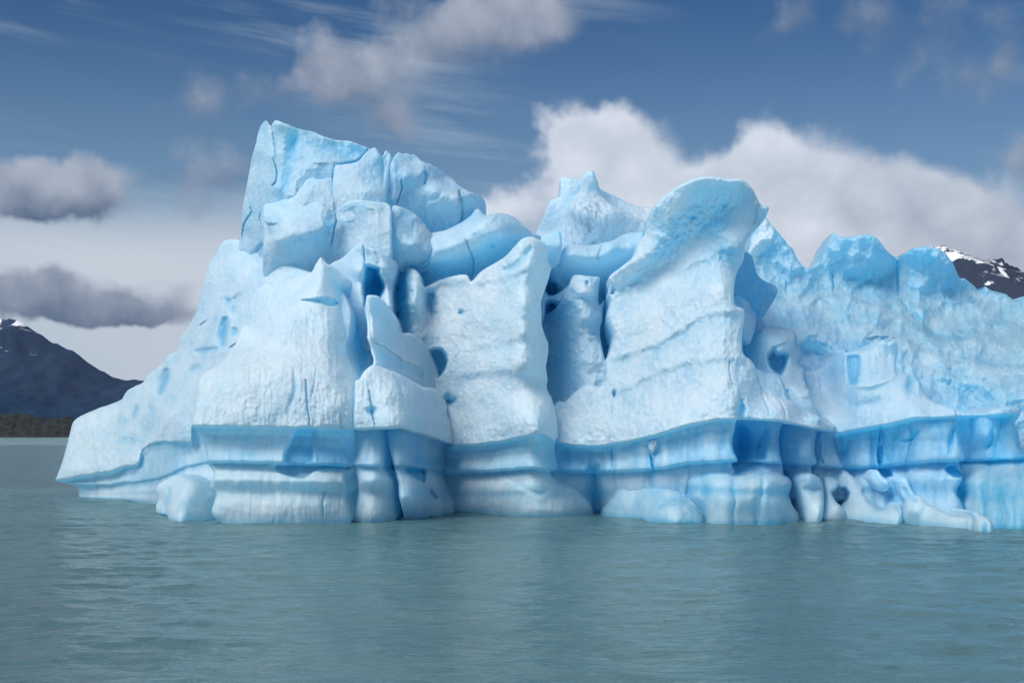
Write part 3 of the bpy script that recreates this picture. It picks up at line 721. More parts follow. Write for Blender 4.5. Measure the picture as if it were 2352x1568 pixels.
Ice('ice_toe', crust=.1, outline=R5((930, 1035), (850, 1068), (790, 1108), (783, 1150), (800, 1200), (780, 1250), (788, 1300), (855, 1312), (862, 1350), (900, 1390), (1000, 1430), (1190, 1420), (1180, 1330), (1165, 1270), (1195, 1195), (1170, 1150), (1080, 1085), (1000, 1050)),
    ctrl=[(365, 1120, 92), (362, 1178, 89.5), (375, 1150, 90), (395, 1100, 90), (400, 1150, 84.5), (400, 1197, 81.8), (440, 1110, 86), (440, 1150, 83.5), (440, 1195, 82.2), (480, 1130, 87), (480, 1190, 84.5)], R=22, Rd=1.9, clear=.25, thick=5, label='rounded white toe at the foot of the left shoulder') \
    .crack(R5((860, 1120), (870, 1180), (845, 1240), (850, 1310)), 7, .7, .2).crack(R5((930, 1150), (960, 1230), (1100, 1260)), 12, .3, .1).rough(.25, .04).build()

# ---- the broad white mass on the left, undercut at two old waterlines
Ice('ice_wall', [(441, 977), (447, 940), (451, 912), (455, 875), (468, 857), (498, 841), (525, 815), (545, 780), (560, 720), (590, 670), (612, 648), (628, 650), (655, 642), (697, 629), (716, 624), (726, 606), (737, 591), (747, 603), (762, 610), (774, 618), (781, 630), (803, 639), (819, 646), (831, 653),
     (840, 664), (847, 700), (852, 740), (856, 790), (857, 830), (850, 852), (836, 868), (822, 880), (814, 905), (811, 944), (810, 985), (806, 1000), (803, 1040), (806, 1064), (800, 1075), (793, 1098), (798, 1118), (794, 1135), (801, 1165), (806, 1192), (808, 1235), (486, 1235), (505, 1200), (491, 1188), (486, 1172), (495, 1138), (483, 1122), (485, 1102), (491, 1085), (478, 1065), (475, 1045), (468, 1018), (455, 990)],
    [(445, 975, 80.6), (540, 976, 80), (640, 978, 79.9), (740, 980, 79.9), (808, 984, 80.8), (455, 900, 81.6), (470, 862, 82.8), (540, 900, 80.4), (640, 900, 80.2), (740, 900, 80.3), (800, 910, 81.2), (540, 845, 81.8), (640, 840, 81.3), (740, 850, 81.3), (780, 850, 82.6), (560, 815, 84.5), (640, 810, 83), (720, 800, 83), (640, 760, 84.4), (560, 760, 91), (720, 740, 84.6), (620, 700, 88.5), (700, 690, 86), (640, 655, 90), (700, 635, 89), (737, 595, 88.2), (738, 640, 86.8), (741, 690, 85.8), (755, 740, 84.6), (770, 640, 89), (800, 650, 91), (800, 700, 90), (830, 680, 93), (840, 740, 93), (790, 760, 86.5), (835, 800, 91), (850, 840, 90), (815, 860, 85),
     (470, 1100, 81.2), (540, 1100, 80.3), (640, 1100, 80.2), (740, 1100, 80.2), (800, 1110, 81.6), (500, 1200, 80.9), (640, 1200, 80.2), (795, 1200, 81.4)],
    R=9, Rd=.9, clear=.1, thick=10, label='broad white wall undercut by two level grooves') \
    .bands(1.35, 1.5, -.15, .5, 18, lobe=.05, rag=3.) \
    .poly(R5((1748, 712), (1700, 800), (1660, 890), (1668, 950), (1860, 950), (1870, 800), (1880, 712)), 1.1, 9, .35).poly(R5((1885, 712), (1890, 950), (2110, 960), (2120, 720)), .35, 10, .15).poly(R5((1585, 975), (1620, 958), (1800, 960), (2110, 965), (2100, 1000), (1900, 1000), (1800, 1062), (1680, 1040), (1610, 1008)), 1.3, 6, .3) \
    .crack(R5((1815, 380), (1820, 520), (1832, 620), (1842, 712)), 3, .6, .35, False).crack(R5((1730, 330), (1740, 450), (1700, 560)), 6, .25, .2).crack(R5((1880, 330), (1870, 430), (1850, 500)), 4, .25, .2).crack(R5((2050, 600), (2060, 720)), 5, .3, .25).crack(R5((1940, 1150), (1930, 1250), (1935, 1340)), 5, .3, .2) \
    .poly(Z5((1800, 838), (1950, 815), (2150, 800), (2250, 830), (2300, 900), (2200, 930), (2080, 900), (1950, 870)), .8, 5, .6).crack(R5((2060, 80), (2100, 120), (2040, 100)), 4, -.4, -.1).ledge(R5((1300, 215), (1450, 150), (1700, 75), (2050, 75)), -.35, 16, 24, -.1) \
    .poly([(762, 640), (800, 655), (835, 668), (848, 700), (856, 790), (850, 850), (824, 872), (812, 840), (800, 790), (785, 740), (770, 690)], .3, 34, .75).rough(.3, .08, .16, .06, 55, .2).build()

# ---- fins and pinnacles in the blue gully
Ice('ice_fin', [(740, 640), (759, 606), (779, 596), (793, 587), (809, 571), (833, 560), (841, 563), (851, 567), (869, 574), (893, 589), (908, 598), (913, 606), (910, 623), (903, 646), (899, 679), (901, 716), (905, 760), (870, 820), (800, 780), (760, 690)],
    [(760, 610, 93), (800, 590, 92.2), (833, 563, 91), (834, 620, 90.2), (810, 640, 91.4), (770, 650, 93), (836, 680, 90), (850, 600, 91.2), (870, 580, 91), (885, 620, 90.6), (905, 605, 92), (890, 700, 90.6), (900, 660, 92), (860, 640, 92), (850, 760, 91)],
    R=6, Rd=.5, clear=.22, thick=5, label='thin jagged fin behind the blue gully') \
    .poly(Z1((905, 480), (1000, 490), (1110, 520), (1130, 620), (1190, 760), (1140, 900), (1100, 1000), (905, 1000)), 2.8, 12, .85).crack(Z1((890, 210), (905, 350), (915, 600), (905, 900), (905, 1050)), 3, .7, .3, False).crack(Z1((985, 230), (1040, 330), (1070, 450)), 6, -.35, -.15).crack(Z1((1120, 550), (1200, 740), (1230, 900), (1270, 1080)), 6, -.5, -.2).rough(.2, .06).build()
Ice('ice_pinnacle', [(843, 679), (853, 677), (869, 680), (878, 688), (886, 696), (901, 716), (911, 733), (914, 746), (919, 759), (928, 765), (940, 764), (960, 775), (980, 795), (1005, 850), (1020, 910), (1030, 960), (940, 940), (850, 890), (838, 870), (846, 848), (856, 838), (858, 826), (854, 814), (851, 798), (843, 774), (844, 771), (843, 743), (839, 718), (839, 704), (841, 689)],
    [(845, 690, 86.6), (870, 690, 87.2), (843, 740, 86), (850, 770, 85), (870, 740, 87), (895, 740, 88.6), (852, 810, 84.3), (858, 840, 83.6), (890, 800, 87.2), (920, 790, 89.6), (960, 800, 92), (900, 850, 86.8), (940, 850, 89.6), (980, 860, 92.6), (960, 890, 91), (1000, 920, 93.5), (860, 880, 84)],
    R=7, Rd=.6, clear=.2, thick=6, label='slender white pinnacle standing in the blue gully') \
    .crack(Z2((1040, 120), (1180, 180), (1300, 270), (1500, 390), (1700, 460)), 4, -.5, -.2).crack(Z1((960, 1000), (1010, 1200), (1030, 1500)), 5, -.35, -.15).poly(Z2((1100, 220), (1250, 280), (1500, 420), (1750, 560), (1700, 640), (1400, 520), (1200, 440)), .25, 10, .15).rough(.2, .08, .04).build()
Ice('ice_block', Z2((780, 655), (770, 800), (765, 950), (750, 1080), (745, 1200), (768, 1328), (850, 1338), (1000, 1330), (1060, 1322), (1200, 1322), (1390, 1312), (1450, 1322), (1700, 1400), (1900, 1465), (2110, 1532), (2132, 1450), (2112, 1250), (2052, 1150), (2040, 980), (1960, 860), (1870, 762), (1720, 742), (1640, 702), (1500, 622), (1320, 532), (1180, 482), (1040, 432), (970, 470), (900, 530), (830, 640)),
    [(815, 980, 80.8), (860, 985, 80.2), (918, 981, 80.1), (1036, 1016, 91), (1030, 950, 91.8), (975, 1000, 85), (960, 900, 86.2), (1005, 905, 90.8), (880, 850, 83.4), (850, 848, 82.8), (820, 880, 81.4), (900, 920, 80.8), (915, 900, 82), (860, 940, 80.5), (930, 950, 81.2), (980, 950, 86.4), (940, 872, 85.8)],
    R=7, Rd=.8, clear=.08, thick=5, label='white capping block overhanging two melted pillars') \
    .crack(Z2((960, 780), (985, 900), (1000, 1000), (1012, 1110), (1030, 1200), (1060, 1300)), 3.4, .9, .4).blob(*Z2((1000, 1070))[0], 9, 7, .7, 0, 1.2, .5).crack(Z2((1300, 560), (1400, 700), (1420, 820)), 6, .3, .2).rough(.3, .08, .18, .06, 40, .3).build()
Ice('ice_pillar', R6((375, 690), (385, 760), (398, 820), (395, 900), (372, 965), (388, 1000), (405, 1060), (410, 1130), (400, 1200), (382, 1300), (376, 1400), (685, 1400), (680, 1320), (665, 1250), (660, 1150), (640, 1060), (600, 1000), (590, 970), (597, 870), (602, 740), (602, 690)),
    [(813, 1000, 82.8), (850, 1000, 81), (880, 1000, 82.6), (850, 1050, 80.8), (850, 1100, 80.5), (820, 1110, 81.8), (895, 1110, 82.3), (860, 1190, 81.4), (818, 1190, 82.4), (908, 1190, 83.2)], R=14, Rd=1.2, clear=.1, thick=4, label='narrow melted pillar between two blue clefts') \
    .bands(.5, 1.0, 0, .35, 16, clear=.4).rough(.1, .05).build()
Ice('ice_pillar', R6((560, 690), (600, 760), (625, 850), (645, 930), (655, 970), (665, 1020), (685, 1090), (690, 1180), (715, 1280), (740, 1390), (1000, 1400), (1085, 1340), (1072, 1275), (1082, 1220), (1042, 1150), (1010, 1080), (988, 1012), (1008, 990), (1005, 900), (1010, 840), (1045, 820), (1000, 760), (700, 690)),
    [(880, 1000, 83.5), (905, 1000, 82), (926, 1000, 81.6), (980, 1020, 86.5), (1018, 1040, 91.5), (930, 1060, 82), (920, 1110, 82), (940, 1140, 81.8), (980, 1100, 86), (1015, 1100, 91), (940, 1190, 84), (1000, 1160, 87.5), (1040, 1160, 91)], R=10, Rd=1.0, clear=.15, thick=4, label='flaring melted pillar with two hollows in its side') \
    .bands(.55, 1.0, 0, .1, 14, clear=.4).poly(R6((730, 992), (800, 990), (870, 1000), (868, 1090), (800, 1060), (750, 1030)), 1.3, 6, .5).poly(R6((905, 1130), (940, 1160), (968, 1200), (930, 1200), (910, 1165)), .6, 5, .4).poly(R6((790, 900), (870, 900), (1000, 920), (1000, 990), (800, 970)), .2, 12, .2).rough(.12, .06).build()

# ---- central wall with its bright corner
Ice('ice_wall', Z1((1350, 590), (1430, 502), (1480, 482), (1515, 490), (1526, 535), (1560, 520), (1625, 552), (1680, 620), (1690, 682), (1715, 755), (1745, 775)) + [(1010, 642), (1053, 631), (1073, 632), (1082, 646), (1090, 640), (1100, 628), (1117, 615), (1157, 592), (1183, 565), (1200, 548), (1220, 543), (1233, 548), (1250, 558), (1260, 574), (1256, 594), (1266, 614), (1262, 632), (1253, 660), (1248, 675), (1243, 694), (1244, 723), (1244, 743), (1251, 768), (1259, 788), (1259, 812), (1254, 842), (1258, 868), (1256, 892), (1266, 912), (1276, 945), (1282, 1000), (1275, 1014), (1274, 1035), (1280, 1077), (1262, 1083), (1272, 1098), (1310, 1115), (1345, 1140), (1365, 1178), (1372, 1230), (800, 1240), (800, 1000), (870, 850), (890, 700)],
    [(1220, 555, 89.6), (1222, 612, 88.4), (1218, 690, 87.6), (1216, 762, 87), (1213, 830, 86.6), (1233, 945, 85.4), (1243, 988, 85), (1150, 610, 91.2), (1100, 640, 92), (1060, 640, 92.8), (1000, 655, 94), (1040, 1015, 91.8), (1100, 1012, 89.2), (1170, 1003, 87), (1039, 940, 92.4), (1110, 900, 89.8), (1180, 900, 87.6), (1100, 820, 90.4), (1160, 780, 88.8), (1060, 780, 91.8), (1100, 720, 91), (1160, 690, 89.6), (1000, 800, 93.4), (1020, 740, 93), (980, 720, 93.4), (975, 800, 94), (940, 640, 92.6), (938, 700, 92), (940, 780, 93), (915, 620, 94), (915, 700, 94.5), (880, 900, 95), (840, 1000, 95.5), (820, 1190, 95.5), (900, 1190, 95), (980, 1100, 95), (1258, 600, 91.6), (1250, 680, 92), (1250, 760, 91), (1257, 870, 90), (1268, 930, 88.6), (1280, 1000, 88.6),
     (1046, 1100, 92.4), (1046, 1175, 92.2), (1119, 1110, 89.4), (1119, 1178, 90), (1190, 1110, 87), (1236, 1185, 86.4), (1240, 1100, 86), (1300, 1185, 87.6), (1360, 1178, 90.5), (1280, 1120, 88)],
    R=7, Rd=.6, clear=.12, thick=9, label='tall white central wall with a sharp sunlit corner') \
    .bands(1.2, 1.4, 0, .12, 22, lobe=.06, rag=3.) \
    .blob(*Z1((1400, 850))[0], 17, 62, 2.6, 0, 1.3, .9).blob(*Z1((1440, 1250))[0], 18, 32, 1.6, 0, 1.2, .3).blob(*Z1((1800, 960))[0], 12, 24, 1.3, -5, 1.3, .5).crack(Z1((1500, 560), (1495, 700), (1490, 900)), 4, -.35, -.1) \
    .poly(Z2((1760, 380), (1790, 280), (1860, 210), (1960, 215), (2030, 290), (2052, 380), (2030, 490), (1960, 590), (1900, 620), (1810, 520)), 3.4, 9, .35).blob(*Z2((2075, 940))[0], 11, 11, 1.4, 0, 1.3, .4).blob(*Z1((2240, 1130))[0], 5, 6, .6, 0, 1.2, .6) \
    .ledge(R6((1150, 175), (1300, 150), (1420, 135), (1590, 85), (1660, 130), (1720, 185)), .5, 18, 22, .3).ledge(R6((1050, 360), (1350, 335), (1580, 330), (1720, 370)), .4, 22, 30, .12).ledge(R2((1780, 1250), (1950, 1200), (2060, 1170), (2180, 1115), (2240, 1110)), .6, 16, 14, .35).crack(R2((1990, 1130), (2080, 1100), (2160, 1010), (2190, 960)), 9, .5, .35) \
    .ledge(R2((1450, 1262), (1620, 1225), (1790, 1200)), .4, 10, 12, .12).poly(R6((1380, 990), (1420, 1020), (1480, 1070), (1640, 1030), (1700, 1100), (1740, 1150), (1660, 1190), (1500, 1120)), .25, 14, .12).crack(R2((2030, 1250), (2032, 1420), (2025, 1520)), 1.5, .25, .2).rough(.26, .05, .26, .06, 50, .25).build()

Ice('ice_core', [(560, 780), (700, 710), (900, 700), (1000, 690), (1230, 700), (1300, 800), (1480, 780), (1640, 740), (1700, 760), (1760, 840), (1850, 930), (2000, 980), (2150, 1000), (2300, 1020), (2340, 1240), (300, 1240), (380, 1060), (480, 960)],
    [(560, 800, 104), (700, 740, 100), (900, 720, 99), (1230, 720, 101), (1480, 800, 99), (1690, 770, 97.5), (1800, 950, 93), (2000, 1000, 94), (2300, 1050, 90), (2300, 1200, 88), (1800, 1200, 93), (1400, 1200, 98), (900, 1200, 98.5), (400, 1200, 105), (600, 1000, 99), (1300, 1000, 100)],
    R=14, Rd=1.2, sp=4, clear=.5, thick=10, label='solid blue heart of the iceberg behind the clefts').rough(.8, .05).build()
Ice('ice_core', [(1225, 590), (1300, 580), (1420, 570), (1480, 620), (1480, 980), (1230, 1000), (1215, 800)], [(1240, 620, 103), (1450, 620, 102), (1330, 760, 103), (1240, 960, 99), (1460, 960, 97)], R=10, Rd=.6, sp=3, clear=.6, thick=6, label='deep blue back of the cleft').rough(.5, .05).build()
# ---- dark recess pillar and the great curled fin
Ice('ice_pillar', Z3((400, 1300), (460, 1270), (560, 1220), (650, 1110), (720, 1000), (775, 890), (815, 780), (850, 727), (900, 722), (1000, 738), (1120, 750), (1210, 765), (1200, 850), (1195, 950), (1190, 1060), (1198, 1130), (1230, 1120), (1262, 1075), (1275, 1120), (1250, 1200), (1238, 1380), (1212, 1450), (1215, 1600)) + R7((615, 130), (640, 240), (700, 330), (640, 560), (300, 640), (230, 540), (200, 300)),
    [(1320, 636, 95), (1330, 660, 93.4), (1360, 645, 94), (1340, 700, 92.6), (1355, 730, 92.2), (1340, 800, 91.8), (1345, 870, 91.2), (1300, 720, 95.4), (1288, 780, 96.5), (1275, 850, 97), (1280, 900, 95), (1310, 920, 93), (1372, 700, 94.6), (1372, 760, 93.6), (1380, 860, 91), (1260, 740, 98)],
    R=7, Rd=.7, clear=.25, thick=5, label='shaded pillar standing in the dark cleft') \
    .poly(Z3((810, 900), (860, 810), (1010, 830), (1060, 900), (1150, 940), (1140, 1000), (1050, 1010), (900, 1000)), -.5, 8, -.15).crack(Z3((840, 1060), (950, 1060), (1080, 1090)), 5, .4, .4).blob(*Z3((1030, 840))[0], 3, 6, .6).crack(Z3((1195, 780), (1180, 900), (1190, 1100)), 6, .6, .2).rough(.4, .06, .9, .08, 40, .5).build()
Ice('ice_fin', [(1398, 637), (1430, 610), (1456, 588), (1466, 556), (1485, 533), (1491, 503), (1501, 476), (1521, 453), (1551, 430), (1575, 418), (1598, 408), (1625, 404), (1658, 408), (1678, 411), (1698, 410), (1711, 416), (1728, 433), (1740, 456), (1748, 470), (1766, 476), (1758, 500), (1741, 523), (1721, 543), (1711, 563), (1708, 596), (1695, 620), (1688, 643), (1685, 673), (1688, 700), (1708, 710), (1710, 726), (1705, 760), (1705, 803), (1710, 816), (1724, 827), (1736, 845), (1738, 870), (1749, 889), (1773, 895), (1789, 910), (1811, 918), (1840, 932), (1870, 950), (1889, 962), (1916, 985), (1910, 996), (1876, 987), (1793, 969), (1730, 964), (1694, 963), (1687, 985), (1681, 1012), (1685, 1035), (1694, 1058), (1680, 1064), (1690, 1090), (1700, 1240), (1260, 1240), (1262, 1090), (1270, 1010), (1262, 940), (1283, 921), (1297, 922), (1320, 900), (1352, 880), (1373, 887), (1388, 878), (1390, 830), (1400, 812), (1410, 770), (1400, 740), (1396, 720), (1403, 690), (1397, 675), (1402, 655)],
    [(1640, 962, 80.2), (1576, 972, 81), (1509, 994, 82.5), (1443, 1008, 85), (1376, 1020, 87.3), (1326, 1020, 88.4), (1285, 1010, 89), (1300, 950, 90), (1793, 965, 80.8), (1876, 983, 83.6), (1912, 988, 86.4), (1730, 960, 80.2), (1640, 900, 80.9), (1700, 900, 80.8), (1640, 840, 82), (1690, 850, 81.9), (1690, 800, 83), (1690, 730, 84), (1675, 650, 85.4), (1600, 900, 82.2), (1600, 800, 83.8), (1600, 700, 86), (1500, 930, 84.4), (1500, 850, 86.2), (1500, 750, 88.2), (1480, 720, 89), (1440, 720, 90.4), (1410, 700, 91.4), (1420, 800, 89.6), (1400, 900, 88.6), (1430, 860, 88.4), (1350, 950, 88.8),
     (1675, 520, 88.0), (1620, 545, 88.8), (1561, 577, 89.4), (1511, 614, 90.2), (1478, 653, 91), (1430, 680, 91.6), (1680, 565, 86.8), (1610, 620, 87.6), (1545, 660, 88.6), (1640, 470, 87.2), (1700, 465, 87), (1590, 500, 87.5), (1540, 530, 88), (1500, 570, 88.6), (1460, 605, 89.8), (1420, 640, 91), (1620, 412, 85.2), (1700, 418, 85.2), (1550, 446, 86.6), (1505, 490, 88.2), (1480, 550, 90.2), (1740, 480, 86.6), (1735, 500, 87.6), (1705, 580, 87.8), (1690, 640, 88),
     (1760, 900, 84), (1790, 930, 82.6), (1850, 955, 84.6), (1640, 1100, 80.6), (1576, 1110, 81.6), (1500, 1120, 83.4), (1440, 1120, 86), (1376, 1120, 89), (1300, 1120, 88.6), (1640, 1195, 81), (1500, 1190, 84), (1376, 1180, 90), (1300, 1190, 89)],
    R=8, Rd=.8, clear=.14, thick=9, label='great leaning fin with a curled blue crest') \
    .bands(1.25, 1.5, .1, .1, 20, 1.0, lobe=.2) \
    .ledge(R3((960, 1460), (1050, 1440), (1150, 1402), (1300, 1350), (1450, 1262), (1600, 1172), (1740, 1132), (1900, 1145)), .75, 30, 26, .45, 9).ledge(R7((640, 500), (800, 440), (1000, 340), (1200, 275), (1480, 245), (1620, 262)), .55, 26, 36, .25, 9).ledge(R3((1380, 880), (1560, 790), (1680, 740), (1800, 690), (1880, 700)), .6, 22, 26, .35, 10) \
    .poly(R3((1560, 215), (1720, 210), (1900, 240), (1960, 360), (1900, 430), (1760, 500), (1600, 600), (1400, 720), (1250, 880), (1080, 990), (990, 1020), (1100, 880), (1230, 700), (1300, 540), (1450, 400)), .15, 30, .26) \
    .pock(R3((1600, 330), (1900, 330), (1880, 440), (1700, 540), (1400, 720), (1250, 880), (1080, 990), (1100, 880), (1230, 700), (1300, 540), (1450, 400)), .7).blob(*R3((1540, 465))[0], 7, 4, .5).blob(*R3((1755, 385))[0], 6, 4, .4).blob(*R3((1700, 540))[0], 30, 14, -.3, -20).blob(*R3((1770, 690))[0], 26, 22, .5, 0, 1, .3).blob(*R3((990, 970))[0], 5, 10, .7, 20).crack(R3((1985, 400), (1975, 470), (1955, 520)), 4, .6, .3) \
    .crack(R7((1497, 250), (1500, 330), (1520, 425)), 2, .6, .35).blob(*R7((1580, 580))[0], 8, 24, 1.0, 0, 1.3, .5).blob(*R7((705, 475))[0], 4, 8, .7).crack(R7((690, 540), (688, 620)), 1.4, .4, .3).crack(R7((638, 250), (645, 300), (650, 350)), 2, .7, .5).blob(*R7((590, 415))[0], 7, 4, .8, 25) \
    .poly(R7((945, 870), (935, 830), (960, 795), (1000, 800), (995, 850), (970, 885)), -.6, 4, -.4).crack(R7((950, 890), (965, 950), (975, 1010)), 5, 1.2, .5).crack(R7((570, 1000), (575, 1100), (590, 1290)), 12, 1.6, .4, False) \
    .crack(R7((690, 835), (685, 900), (690, 1000)), 3, .4, .3).crack(R7((1700, 430), (1760, 560), (1780, 640)), 5, .3, .2).crack(R7((1850, 520), (1880, 600), (1890, 660)), 5, .35, .2).rough(.3, .05, .36, .06, 55, .3).build()
Ice('ice_pillar', R7((1460, 620), (1455, 800), (1450, 1000), (1470, 1200), (1900, 1200), (1870, 1020), (1862, 950), (1845, 880), (1840, 800), (1850, 720), (1870, 640)),
    [(1690, 980, 84.5), (1715, 1000, 84.5), (1730, 1040, 84), (1735, 975, 82.4), (1750, 1000, 82.8), (1770, 990, 82), (1790, 1000, 83.2), (1745, 1050, 82.6), (1785, 1050, 82.2), (1740, 1100, 82), (1790, 1100, 82.6)], R=9, Rd=1.0, clear=.35, thick=4, label='melted pillar under the ledge beside a blue hollow') \
    .poly(R7((1560, 690), (1640, 700), (1660, 820), (1640, 930), (1540, 940)), .8, 14, .4).poly(R7((1740, 730), (1780, 720), (1760, 850), (1750, 930), (1680, 920), (1690, 830)), .7, 12, .2).bands(.2, 1.0, 0, .1, 16, clear=.3).silt(1760, 1000, 26, 40, .45).rough(.1, .05).build()
Ice('ice_pillar', R7((1850, 640), (1855, 720), (1850, 830), (1858, 950), (1900, 1010), (1900, 1200), (2080, 1200), (2060, 980), (2100, 955), (2085, 880), (2095, 760), (2120, 700), (2120, 640)),
    [(1800, 990, 84.5), (1830, 1000, 83.6), (1860, 1000, 83.8), (1800, 1050, 84.6), (1850, 1050, 83.4), (1870, 1050, 84), (1820, 1090, 84.6), (1870, 1100, 84.4)], R=10, Rd=1.0, clear=.3, thick=4, label='grey-blue melted pillar next right of the hollow') \
    .bands(.4, 1.1, 0, .1, 16, clear=.3).silt(1815, 1010, 16, 50, .5).rough(.1, .06).build()
Ice('ice_pillar', R7((2090, 640), (2110, 740), (2095, 850), (2110, 940), (2060, 980), (2080, 1200), (2420, 1200), (2350, 1040), (2285, 980), (2240, 880), (2220, 780), (2230, 700)),
    [(1876, 1000, 85.6), (1900, 1010, 85.6), (1920, 1020, 86.6), (1885, 1060, 85.6), (1920, 1060, 86), (1930, 1075, 86.4), (1880, 1110, 86), (1940, 1110, 87)], R=9, Rd=.9, clear=.25, thick=4) \
    .bands(.4, 1.1, 0, .1, 14, clear=.3).crack(R7((2125, 800), (2120, 900), (2150, 960)), 5, .4, .2).rough(.1, .05).build()

# ---- feet along the water
Ice('ice_toe', crust=.1, outline=R7((610, 1400), (612, 1290), (680, 1180), (700, 1100), (760, 1060), (900, 1038), (1050, 1068), (1160, 1072), (1200, 1125), (1215, 1200), (1290, 1258), (1335, 1340), (1340, 1410)),
    ctrl=[(1385, 1175, 89), (1420, 1115, 88.6), (1440, 1170, 86), (1480, 1100, 86.4), (1480, 1180, 83.6), (1530, 1110, 84.6), (1520, 1160, 82), (1560, 1112, 84.4), (1560, 1160, 81.4), (1600, 1170, 81.8), (1560, 1200, 80.4), (1520, 1200, 81.4)], R=22, Rd=1.9, clear=.32, thick=5, label='white foot spreading from under the leaning fin') \
    .crack(R7((1000, 1260), (1100, 1215), (1230, 1215)), 12, .5, .2).lobes(.12, 50).rough(.16, .03).build()
Ice('ice_toe', crust=.1, outline=[(1545, 1102), (1575, 1088), (1600, 1078), (1640, 1069), (1675, 1074), (1690, 1083), (1720, 1077), (1750, 1075), (1775, 1083), (1795, 1088), (1815, 1099), (1820, 1112), (1813, 1135), (1818, 1155), (1835, 1182), (1842, 1240), (1600, 1240), (1619, 1192), (1606, 1168), (1583, 1148), (1574, 1128), (1560, 1114)],
    ctrl=[(1560, 1105, 83), (1590, 1140, 81.6), (1620, 1185, 80.8), (1600, 1095, 82), (1650, 1082, 81.4), (1720, 1084, 81.4), (1640, 1104, 80.1), (1700, 1104, 80), (1760, 1104, 80.1), (1805, 1110, 81.4), (1650, 1175, 79.7), (1720, 1175, 79.9), (1790, 1170, 80.2), (1825, 1190, 81.2), (1650, 1203, 79.8), (1750, 1203, 80)], R=24, Rd=2.2, clear=.32, thick=5, label='bulging white foot below the melted pillars') \
    .crack(R7((1150, 1130), (1400, 1150), (1700, 1165), (1960, 1160)), 13, .22, .25, False, .4).lobes(.24, 52).crack(R7((1690, 1190), (1670, 1270), (1690, 1370)), 8, .2, .15).crack(R7((1350, 1080), (1340, 1200), (1330, 1300)), 14, .22, .1).rough(.14, .03).build()
Ice('ice_toe', crust=.1, outline=[(1822, 1100), (1835, 1088), (1861, 1086), (1880, 1096), (1890, 1110), (1893, 1138), (1892, 1172), (1888, 1195), (1890, 1240), (1845, 1240), (1846, 1190), (1840, 1162), (1832, 1130)],
    ctrl=[(1835, 1110, 83.4), (1860, 1100, 82.8), (1885, 1120, 83.6), (1860, 1130, 82.8), (1850, 1165, 82.6), (1875, 1165, 81.8), (1865, 1197, 81.8)], R=14, Rd=1.0, clear=.32, thick=4).crack(R8((830, 1130), (900, 1140), (960, 1140)), 8, .35, .15).rough(.12, .04).build()
Ice('ice_toe', crust=.1, outline=R8((970, 1060), (1000, 1040), (1080, 1085), (1060, 1130), (1030, 1160), (1050, 1210), (1110, 1270), (1135, 1340), (1140, 1420), (950, 1420), (965, 1300), (990, 1200)),
    ctrl=[(1900, 1105, 85.6), (1920, 1108, 85.6), (1900, 1150, 84.4), (1920, 1160, 83.6), (1935, 1190, 83.6), (1900, 1195, 83.2)], R=11, Rd=.9, clear=.32, thick=4).rough(.12, .04).build()
Ice('ice_toe', crust=.1, outline=R8((1020, 1060), (1090, 990), (1180, 1050), (1260, 1118), (1245, 1160), (1300, 1222), (1380, 1262), (1440, 1200), (1490, 1225), (1515, 1290), (1512, 1370), (1490, 1440), (1100, 1440), (1090, 1200)),
    ctrl=[(1930, 1085, 87), (1960, 1105, 86), (1985, 1122, 86), (1940, 1150, 86), (1980, 1150, 84.2), (2000, 1170, 82.4), (1960, 1185, 83.6), (2040, 1175, 81.6), (2065, 1180, 80.6), (2030, 1198, 80.8), (2068, 1200, 80.2), (2055, 1155, 83)], R=12, Rd=1.0, clear=.32, thick=4, label='long diagonal white toe reaching into the water') \
    .poly(R8((1030, 1160), (1060, 1125), (1120, 1120), (1150, 1160), (1130, 1220), (1090, 1240), (1050, 1215)), 1.2, 8, .5).crack(R8((1260, 1180), (1330, 1250), (1420, 1260)), 8, .4, .2).crack(R8((1330, 1240), (1450, 1230), (1500, 1300)), 7, .3, .1).rough(.2, .05).build()

# ---- right-hand blocks
Ice('ice_block', Z6((330, 260), (380, 232), (500, 180), (600, 158), (700, 150), (860, 163), (950, 200), (985, 280), (985, 400), (1020, 480), (1040, 560), (1010, 640), (1020, 690), (1080, 725), (1085, 850), (1125, 980), (1172, 1052), (1205, 1180), (1300, 1350), (1380, 1480), (1000, 1480), (700, 1180), (400, 900), (250, 600), (200, 350)),
    [(1740, 770, 93), (1790, 757, 92.5), (1820, 770, 92), (1790, 780, 90.6), (1740, 810, 92), (1755, 820, 90.8), (1830, 820, 91.4), (1815, 850, 90), (1840, 850, 91), (1790, 880, 89), (1830, 900, 88), (1855, 900, 88.6), (1850, 930, 86.6), (1875, 950, 87), (1720, 790, 95), (1715, 820, 94.4)],
    R=8, Rd=.7, clear=.35, thick=6, label='shaded block pierced by a rounded hollow') \
    .poly(Z6((690, 430), (625, 480), (575, 590), (605, 690), (680, 785), (765, 825), (820, 740), (855, 640), (870, 560), (835, 512), (760, 500), (720, 520)), 2.2, 10, .4).crack(Z6((590, 610), (660, 570), (760, 505)), 3, -.8, -.2).blob(*Z6((760, 635))[0], 5, 5, -.8, 0, 1.2, -.3) \
    .crack(Z6((620, 420), (760, 370), (870, 330)), 5, -.3, -.1).crack(Z6((220, 380), (250, 500), (330, 570)), 9, 1.0, .3).crack(Z6((860, 1000), (850, 1080), (880, 1140)), 5, .7, .3).poly(Z6((900, 960), (1000, 960), (1140, 1020), (1165, 1100), (1100, 1140), (960, 1080)), -.4, 8, -.15).crack(Z6((985, 260), (975, 400), (1000, 500)), 5, .6, .2).rough(.22, .05, .05).build()
